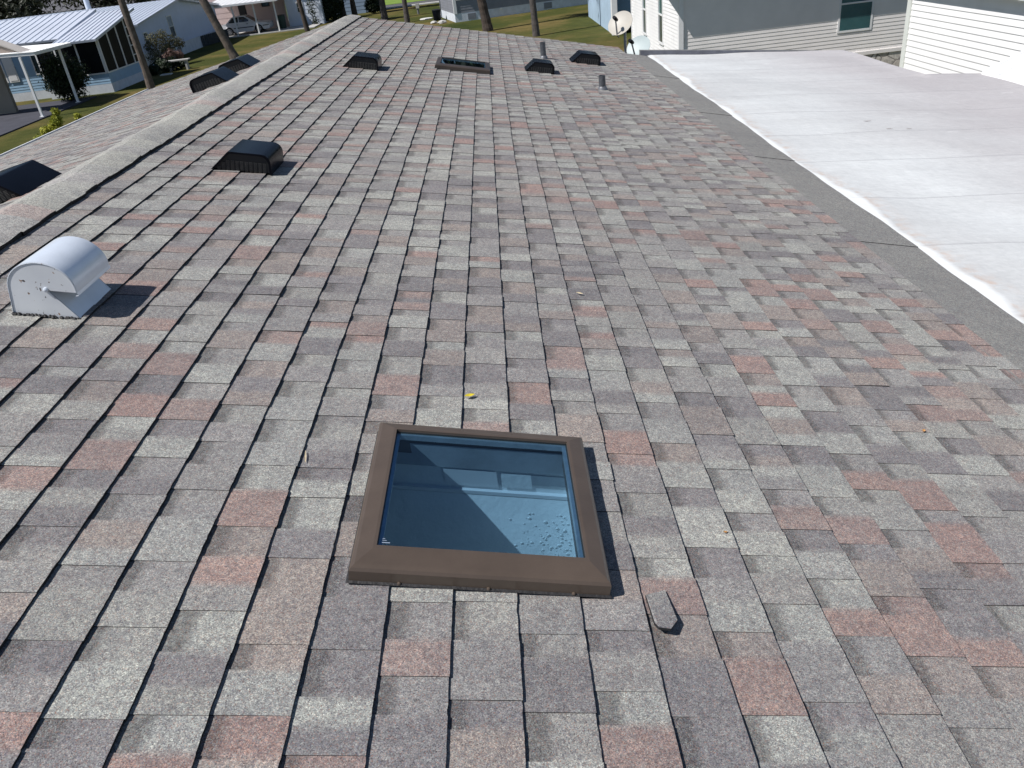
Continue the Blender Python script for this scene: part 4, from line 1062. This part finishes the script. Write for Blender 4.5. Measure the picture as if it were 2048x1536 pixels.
# car: white sedan facing right, about four metres
def car():
    t=thing('parked_car',(-19.45,69.1,.07),'white four-door saloon parked side-on under the carport','car')
    CX,CY,CZ=-21.45,69.1,.07; Lc,Wc=3.95,1.62
    F=lambda x,y,z:Vector((CX+x,CY+y,CZ+z))
    # lower body side outline (x,z) with wheel arches
    def arch(xc,rr,z0):
        return [(xc+rr*math.cos(R(a)),z0+rr*math.sin(R(a))) for a in range(180,-1,-20)]
    xw=(.72,3.05); rw=.31
    low=[(.02,.30),(.06,.22),(.35,.20)]+arch(xw[0],.345,.27)+[(1.2,.18),(2.6,.18)]+arch(xw[1],.345,.27)+[(3.5,.20),(3.88,.24),(3.95,.36)]
    upp=[(3.94,.52),(3.86,.64),(3.55,.72),(2.95,.80),(2.72,.83),(1.9,.845),(.85,.86),(.55,.86),(.10,.82),(.02,.70)]
    pl=low+upp
    mb=MB()
    def shell(y,s): # slight tumble: narrower at top
        return [F(x,y*(1-.06*max(0,z-.5)/.35)*(1-.10*max(0,abs(x-1.97)-1.5)/.47),z) for x,z in pl]
    A=shell(-Wc/2,1); B=shell(Wc/2,1)
    n=len(pl)
    for i in range(n):
        j=(i+1)%n; mb.face([A[i],B[i],B[j],A[j]])
    mb.face(A); mb.face(B[::-1])
    # roof and pillars
    roofp=[(.55,.86),(1.05,1.27),(1.2,1.30),(1.95,1.31),(2.15,1.27),(2.80,.83)]
    def cab(y,sh): return [F(x,y*(.93-.20*max(0,z-.86)/.45)*1.0,z) for x,z in roofp]
    A=cab(-Wc/2,0); B=cab(Wc/2,0)
    for i in range(len(roofp)-1):
        if i in (0,4): continue
        mb.face([A[i],A[i+1],B[i+1],B[i]])
    for (S,) in ((A,),(B,)): mb.face(S)
    mb.face([A[0],A[1],A[1].lerp(B[1],.06),A[0].lerp(B[0],.06)]); mb.face([B[0],B[1],B[1].lerp(A[1],.06),B[0].lerp(A[0],.06)])
    mb.face([A[4],A[5],A[5].lerp(B[5],.06),A[4].lerp(B[4],.06)]); mb.face([B[4],B[5],B[5].lerp(A[5],.06),B[4].lerp(A[4],.06)])
    mb.build('body',m_carw,t)
    mb=MB(); mb.face([A[0].lerp(B[0],.06),A[1].lerp(B[1],.06),A[1].lerp(B[1],.94),A[0].lerp(B[0],.94)]); mb.build('rear_window',m_carglass,t)
    mb=MB(); mb.face([A[4].lerp(B[4],.06),A[5].lerp(B[5],.06),A[5].lerp(B[5],.94),A[4].lerp(B[4],.94)]); mb.build('windscreen',m_carglass,t)
    ysd=lambda z,e:-(Wc/2*(.93-.20*max(0,z-.86)/.45)+e)
    for poly in ([(.75,.90),(1.08,1.22),(1.55,1.25),(1.55,.89)],[(1.62,.89),(1.62,1.25),(2.05,1.23),(2.55,.88)]):
        for sgn in (1,-1):
            mb=MB(); mb.face([F(x,sgn*ysd(z,.006),z) for x,z in poly]); mb.build('side_window',m_carglass,t)
    for sgn in (1,-1):
        mb=MB()
        for (x0,x1) in ((.06,.36),(1.09,2.68),(3.42,3.90)): mb.box((x0,sgn*(Wc/2)-.012,.46),(x1,sgn*(Wc/2)+.012,.52),0,lambda a,b,c:F(a,b*(1-.10*max(0,abs(a-1.97)-1.5)/.47),c))
        mb.build('side_trim',m_blacktrim,t)
        for xh in (1.30,2.15):
            mb=MB(); mb.box((xh,sgn*Wc/2*.985-.012,.71),(xh+.15,sgn*Wc/2*.985+.012,.745),0,F); mb.build('door_handle',m_blacktrim,t)
        mb=MB(); mb.box((2.42,sgn*.86-.08,.86),(2.56,sgn*.86+.06,.97),0,F); mb.build('wing_mirror',m_carw,t)
        mb=MB(); mb.box((3.74,sgn*.60-.14,.54),(3.915,sgn*.60+.14,.66),0,F); mb.build('headlight',m_panew,t)
    for xc in xw:
        for sgn in (-1,1):
            mb=MB(); yo=sgn*(Wc/2-.02); yi=sgn*(Wc/2-.20)
            mb.tube([F(xc,yi,.27+.04),F(xc,yo,.27+.04)],[.295,.295],20); w_=mb.build('wheel',m_tyre,t,smooth=True)
            mb=MB(); c=F(xc,yo+sgn*.004,.31); nn=20
            mb.face([c+Vector((.20*math.cos(6.2832*k/nn),0,.20*math.sin(6.2832*k/nn))) for k in range(nn)]); rim=mb.build('rim',m_rim,w_)
            mb=MB()
            for k in range(7):
                a=6.2832*k/7+.2; d=Vector((math.cos(a),0,math.sin(a))); e=Vector((-math.sin(a),0,math.cos(a)))
                o=Vector((0,sgn*.004,0))
                mb.face([c+o+d*.07+e*.018,c+o+d*.175+e*.035,c+o+d*.175-e*.035,c+o+d*.07-e*.018])
            mb.build('rim_opening',m_blacktrim,w_)
car()

# ---------------------------------------------------------------- satellite dishes
def dish(base,pivot,rad,nrm,mat,label,tilt,arm_len,ell=1.12):
    t=thing('satellite_dish',base,label,'satellite dish','satellite dishes past the roof corner')
    nrm=Vector(nrm).normalized(); c=Vector(pivot)
    u=nrm.cross(Vector((0,0,1))).normalized(); v=u.cross(nrm)
    mb=MB(); nr,na=6,32; dep=.16*rad
    g=lambda r_,a,o:c+(u*math.cos(a)*ell*r_+v*math.sin(a)*r_)*rad+nrm*(dep*r_*r_+o)
    for i in range(nr):
        for k in range(na):
            a0,a1=2*math.pi*k/na,2*math.pi*(k+1)/na; r0,r1=i/nr,(i+1)/nr
            if i==0: mb.face([g(0,0,0),g(r1,a0,0),g(r1,a1,0)]); mb.face([g(0,0,-.006),g(r1,a1,-.006),g(r1,a0,-.006)])
            else:
                mb.face([g(r0,a0,0),g(r1,a0,0),g(r1,a1,0),g(r0,a1,0)]); mb.face([g(r0,a1,-.006),g(r1,a1,-.006),g(r1,a0,-.006),g(r0,a0,-.006)])
    for k in range(na):
        a0,a1=2*math.pi*k/na,2*math.pi*(k+1)/na; mb.face([g(1,a0,0),g(1,a0,-.006),g(1,a1,-.006),g(1,a1,0)])
    mb.build('reflector',mat,t,smooth=True)
    e0=c-v*rad*.95+nrm*.02; e1=c-v*rad*.10+nrm*arm_len
    mb=MB(); mb.tube([e0-nrm*.06,e0,e1],[.014,.014,.012],8); mb.build('feed_arm',m_steel,t)
    mb=MB(); d=(c-e1).normalized(); mb.tube([e1-d*.06,e1,e1+d*.05],[.028,.032,.026],10); mb.build('feed_horn',m_blackpl,t)
    mb=MB(); b=c-nrm*.09; top=Vector((base[0],base[1],b.z-.02))
    mb.tube([Vector(base),top],[.024,.024],10); mb.tube([top,b,c-nrm*.004],[.024,.03,.05],8); mb.build('mast',m_steel,t)
    return t
dish((2.22,14.35,0),(2.13,14.15,3.13),.212,(-.50,-.62,.60),m_dishw,'larger cream satellite dish standing taller on a steel mast',0,.20,1.05)
d2=dish((2.43,13.9,0),(2.33,13.62,2.80),.19,(-.55,-.62,.55),m_dish2,'smaller pale satellite dish tucked low behind the flat roof corner',0,.26)

# ---------------------------------------------------------------- vegetation
def foliage(n,blobs,size,seed,squash=.9):
    mb=MB(); r=random.Random(seed)
    vol=[b[3]**2 for b in blobs]; tot=sum(vol)
    for (cx_,cy_,cz_,rr),vv in zip(blobs,vol):
        tone=r.random()*.5
        for k in range(int(n*vv/tot)):
            d=Vector((r.gauss(0,1),r.gauss(0,1),r.gauss(0,1))).normalized()
            q=rr*(r.random()**.33)*r.uniform(.75,1.12)
            p=Vector((cx_,cy_,cz_))+Vector((d.x*q,d.y*q,d.z*q*squash))
            if p.z<.03: continue
            nv=(d+Vector((r.gauss(0,.6),r.gauss(0,.6),r.gauss(.3,.6)))).normalized()
            u=nv.orthogonal().normalized(); a=r.uniform(0,6.28); v=nv.cross(u); u2=u*math.cos(a)+v*math.sin(a); v2=nv.cross(u2)
            s=size*r.uniform(.6,1.3); c=min(1,max(0,tone+r.random()*.5))
            mb.face([p-u2*s,p-v2*s*.45+nv*s*.1,p+u2*s,p+v2*s*.45+nv*s*.1],0,(c,c,c))
    return mb
def blobs_on(c,rx,ry,rz,n,seed,br):
    r=random.Random(seed); out=[]
    for k in range(n):
        d=Vector((r.gauss(0,1),r.gauss(0,1),r.gauss(0,1))).normalized(); q=r.uniform(.35,.95)
        out.append((c[0]+d.x*rx*q,c[1]+d.y*ry*q,c[2]+d.z*rz*q,br*r.uniform(.7,1.3)))
    return out
# palms: trunk > crown fan far above the picture
def palm_crown_mb(seed):
    mb=MB(); r=random.Random(seed)
    for f in range(24):
        az=6.283*f/24+r.uniform(-.15,.15); el=r.uniform(-.5,1.1); L=r.uniform(1.1,1.6)
        d=Vector((math.cos(az),math.sin(az),0))
        pts=[]
        for i in range(7):
            s=i/6; pts.append(d*(L*s*math.cos(el)*1.0)+Vector((0,0,L*s*math.sin(el)-.9*s*s)))
        tip=pts[-1]; sidev=Vector((-d.y,d.x,0))
        for i in range(1,7):
            for sg in (-1,1):
                b=pts[i]; ln=.55*(1-abs(i/6-.6)); 
                e=b+sidev*sg*ln+d*.25+Vector((0,0,-.22)); c=r.random()
                mb.face([b,b+d*.16,e],0,(c,c,c))
            mb.face([pts[i-1]-sidev*.02,pts[i-1]+sidev*.02,pts[i]+sidev*.015,pts[i]-sidev*.015],0,(.4,.4,.4))
    return mb
def palm(x,y,r0,h,lean,mat,label,seed):
    t=thing('palm_tree',(x,y,0),label,'palm tree','palm trees on the lawn')
    r=random.Random(seed); mb=MB(); pts=[];rad=[]
    n=46
    for i in range(n+1):
        f=i/n; z=h*f
        pts.append((x+lean*f*h+.04*math.sin(f*7+seed),y+.03*math.sin(f*5+2*seed),z-.05))
        rad.append(r0*(1.22-.22*min(1,f*9))*(1-.12*f)*(1+r.uniform(-.045,.045)))
    mb.tube(pts,rad,14); mb.build('trunk',mat,t,smooth=False)
    c=palm_crown_mb(seed).build('crown',m_frond,t)
    c.location=Vector(pts[-1])-Vector(t.location); c.matrix_parent_inverse=Matrix()
    return t
PALMS=[(-16.65,40.16,.165,9.5,0,m_bark,'pale palm trunk in front of the screened porch corner'),
 (-15.48,50.66,.235,9.0,-.27,m_bark,'leaning palm trunk between the white gable and the car'),
 (-13.87,64.75,.17,10,-.05,m_bark2,'thin dark palm trunk beside the white shed and leafy dark shrub'),
 (-12.53,74.0,.27,10,0,m_bark3,'thick grey palm trunk touching the tall dark leafy shrub'),
 (-11.45,73.6,.21,10.5,-.03,m_bark2,'brown palm trunk beside the far blue wall, behind the ridge end'),
 (-8.13,66.3,.23,10,-.02,m_bark3,'grey palm trunk beside the black hedge and the road'),
 (-6.02,61.5,.18,9.5,0,m_bark3,'slim grey palm trunk alone before the kerb and road'),
 (-.29,48.9,.255,10.5,-.10,m_bark2,'thickest dark brown palm trunk in front of the grey house'),
 (2.18,43.5,.165,9.5,0,m_bark3,'slender grey palm trunk nearest the pale blue house')]
for i,p in enumerate(PALMS): palm(*p,seed=i+1)
def shrub(name,cat,label,blobs,n,size,mat,seed,stem=None,group=None):
    c=Vector((sum(b[0] for b in blobs)/len(blobs),sum(b[1] for b in blobs)/len(blobs),0))
    t=thing(name,c,label,cat,group)
    foliage(n,blobs,size,seed).build('foliage',mat,t)
    mb=MB(); r=random.Random(seed)
    for k in range(5 if stem is None else 1):
        b=r.choice(blobs); e=Vector(b[:3])
        s=c+Vector((r.uniform(-.12,.12),r.uniform(-.12,.12),0)) if stem is None else c
        rr=.03 if stem is None else stem
        mb.tube([s,s.lerp(e,.5)+Vector((0,0,.05)),e],[rr*1.3,rr,rr*.5],7)
    mb.build('stem' if stem is None else 'trunk',m_bark3,t)
    return t
bb=blobs_on((-20.3,39.9,1.2),.80,.72,.72,20,3,.62)+[(-20.3,39.9,1.15,1.12),(-20.2,39.8,.5,.8)]
shrub('round_bush','bush','dark rounded bush between slim white carport posts',bb,9000,.075,m_leafdark,21)  # leaves coloured near black for the shade this bush stands in
shrub('yellow_shrub','shrub','taller yellow-green shrub poking above the white eave edge',[(-14.7,26.9,.55,.27),(-14.55,27.0,.95,.22),(-14.5,27.05,1.22,.15),(-14.95,26.8,.4,.24),(-14.85,26.7,.7,.19),(-15.1,26.6,.5,.18),(-14.65,26.95,.75,.24)],3200,.042,m_leafyel,31)
shrub('yellow_shrub','shrub','smaller yellow-green shrub beside the taller one at the eave',[(-14.1,27.4,.62,.2),(-14.05,27.45,.93,.14),(-13.95,27.6,.7,.16)],1500,.04,m_leafyel,32)
shrub('garden_shrub','shrub','feathery olive shrub beside the white gable wall',[(-19.6,50.6,1.0,.55),(-19.8,50.3,1.55,.5),(-19.2,51.1,1.3,.55),(-18.8,51.5,1.15,.4),(-19.9,50,.7,.5),(-19.4,50.7,1.75,.35),(-19.3,50.8,.8,.5),(-20.1,50.1,1.2,.35)],4200,.055,m_leafoli,33)
shrub('garden_shrub','shrub','dusty pink flowering plant below the olive shrub',[(-19.0,50.2,.7,.35),(-18.7,50.6,.6,.3),(-19.3,49.8,.5,.3)],1200,.06,m_leafpink,34)
shrub('low_plant','plant','dark low plants around the garden bench',[(-18.9,46.8,.3,.35),(-18.5,47.6,.35,.35),(-18.4,48.4,.35,.4),(-18.9,48,.4,.4),(-17.9,48.6,.25,.3)],2600,.08,m_leafdark,35)
be=thing('garden_bench',(-17.9,48.0,0),'small pale slab bench among the dark plants by the porch','bench')
mb=MB(); mb.box((-18.6,47.7,.50),(-17.2,48.1,.56)); mb.build('seat',m_conc,be)
for x in (-18.4,-17.4):
    mb=MB(); mb.box((x-.05,47.75,0),(x+.05,48.05,.50)); mb.build('leg',m_conc,be)
ps_=thing('paving_slab',(-18.0,46.3,0),'pale paving slab on the ground before the garden bench','paving slab'); mb=MB(); mb.box((-18.4,46.15,0),(-17.8,46.5,.05)); mb.box((-18.37,46.18,.05),(-17.83,46.47,.058)); mb.build('slab',m_kerb,ps_)
# dark leafy mass by the shed, black hedge by the road
bb=[(-13.4,71.9,1.2,.9),(-13.3,72,2.2,.95),(-13.2,72.2,3.2,.95),(-12.7,72.3,1.4,.8),(-12.9,72.2,.6,.7),(-12.6,72.4,2.4,.8),(-13.6,71.6,.5,.5)]
shrub('tall_shrub','shrub','tall dark leafy shrub in front of the white shed',bb,9000,.10,m_leafdark,41)
bb=[(-14.3,70.0,.4,.35),(-14.3,70.0,1.0,.4),(-14.35,70.1,1.6,.4),(-14.2,70.1,2.2,.45),(-14.1,70,.2,.35)]
shrub('climbing_vine','vine','sparse leafy vine against the white wall beside a thin palm',bb,520,.085,m_leafdark,42)
bb=[(-10.2,75,.6,.6),(-9.8,75,.6,.6),(-10.0,75,1.5,.75),(-9.7,75.2,2.4,.8),(-10.4,75.2,2.2,.7)]
shrub('dark_hedge','hedge','black-looking dense shrub between two palm trunks near the road',bb,7000,.10,m_leafdark,43)
# far blue building seen between the trunks
h9=thing('far_blue_building',(-12,79,0),'blue walled building glimpsed between palm trunks behind the ridge end','building')
fw_=Wall((-15,77.5),(-9.5,77.5))
build_wall('wall',m_far,h9,lambda mb:(fw_.lap(mb,0,3,.3),mb.face([(-9.5,77.5,0),(-9.5,78.6,0),(-9.5,78.6,3),(-9.5,77.5,3)]),mb.face([(-15,77.5,0),(-15,78.6,0),(-15,78.6,3),(-15,77.5,3)])))
build_wall('roof',m_tin,h9,lambda mb:mb.box((-15.3,77.2,3),(-9.2,78.9,3.2)))
# trees, pole and roofs beyond the porch house
def tree(x,y,h,cr,label,seed,mat=m_leafoak):
    t=thing('oak_tree',(x,y,0),label,'tree','dark trees behind the metal roofs')
    r=random.Random(seed); mb=MB()
    mb.tube([(x,y,0),(x+r.uniform(-.3,.3),y,h*.25),(x+r.uniform(-.5,.5),y,h*.5)],[.32,.24,.2],9)
    bl=blobs_on((x,y,h*.62),cr,cr,h*.36,16,seed,cr*.42)
    for k in range(7):
        b=bl[k]; s=Vector((x,y,h*.3)); mb.tube([s,s.lerp(Vector(b[:3]),.5)+Vector((0,0,.3)),Vector(b[:3])],[.15,.10,.04],7)
    mb.build('trunk',m_bark2,t)
    foliage(4200,bl,.20,seed+9).build('crown',mat,t)
    return t
tree(-38,68,8,3.6,'dark tree above the ribbed porch roof, second from the pale pole',51)
tree(-31,72,8.5,3.4,'dark spreading tree touching the pale pole',52)
tree(-27,75,8,3.2,'dark tree showing low behind the grey metal roof',53)
tree(-47,74,9,4.2,'dark tree farthest from the white pole, behind the ribbed roof',54)
pl_=thing('utility_pole',(-30.7,60.9,0),'pale round pole rising behind the porch house roof','pole')
mb=MB(); mb.tube([(-30.7,67.5,0),(-30.7,67.5,9)],[.22,.17],14); mb.build('shaft',m_farwhite,pl_,smooth=True)
mb=MB(); mb.box((-31.4,67.4,8.3),(-30.0,67.6,8.45)); mb.build('crossarm',m_bark3,pl_)
pl_.location=(-30.7,67.5,0)
for ch in pl_.children: ch.matrix_parent_inverse=Matrix.Translation((30.7,-67.5,0))
h10=thing('far_pale_house',(-40,90,0),'pale far house glimpsed beneath the dark trees','house')
fw2=Wall((-62,92),(-26,92))
build_wall('wall',M('far_pink_wall',(.42,.36,.36),.8),h10,lambda mb:(fw2.lap(mb,0,2.8,.4),mb.face([(-26,92,0),(-26,97,0),(-26,97,2.8),(-26,92,2.8)])))
ribbed_roof('roof',M('dark_far_roof',(.10,.10,.11),.8),h10,(-62.5,91.4,2.75),(-25.5,91.4,2.75),(-25.5,97,4.0),(-62.5,97,4.0),40,.1)
for a in (6,13,20,28): fw2.window(h10,a,a+1.6,1.0,2.1,m_pane)

# a wood beyond the road: what the far skylight's glass mirrors
r=random.Random(61); bl=[]
for k in range(46):
    x=-75+150*k/45+r.uniform(-2,2); y=r.uniform(112,126); hh=r.uniform(18,26)
    for q in range(4): bl.append((x+r.uniform(-2.5,2.5),y+r.uniform(-2,2),hh*(.16+.25*q),r.uniform(3.0,4.6)))
o=foliage(22000,bl,1.1,62).build('far_wood',m_leafoak); o['kind']='stuff'
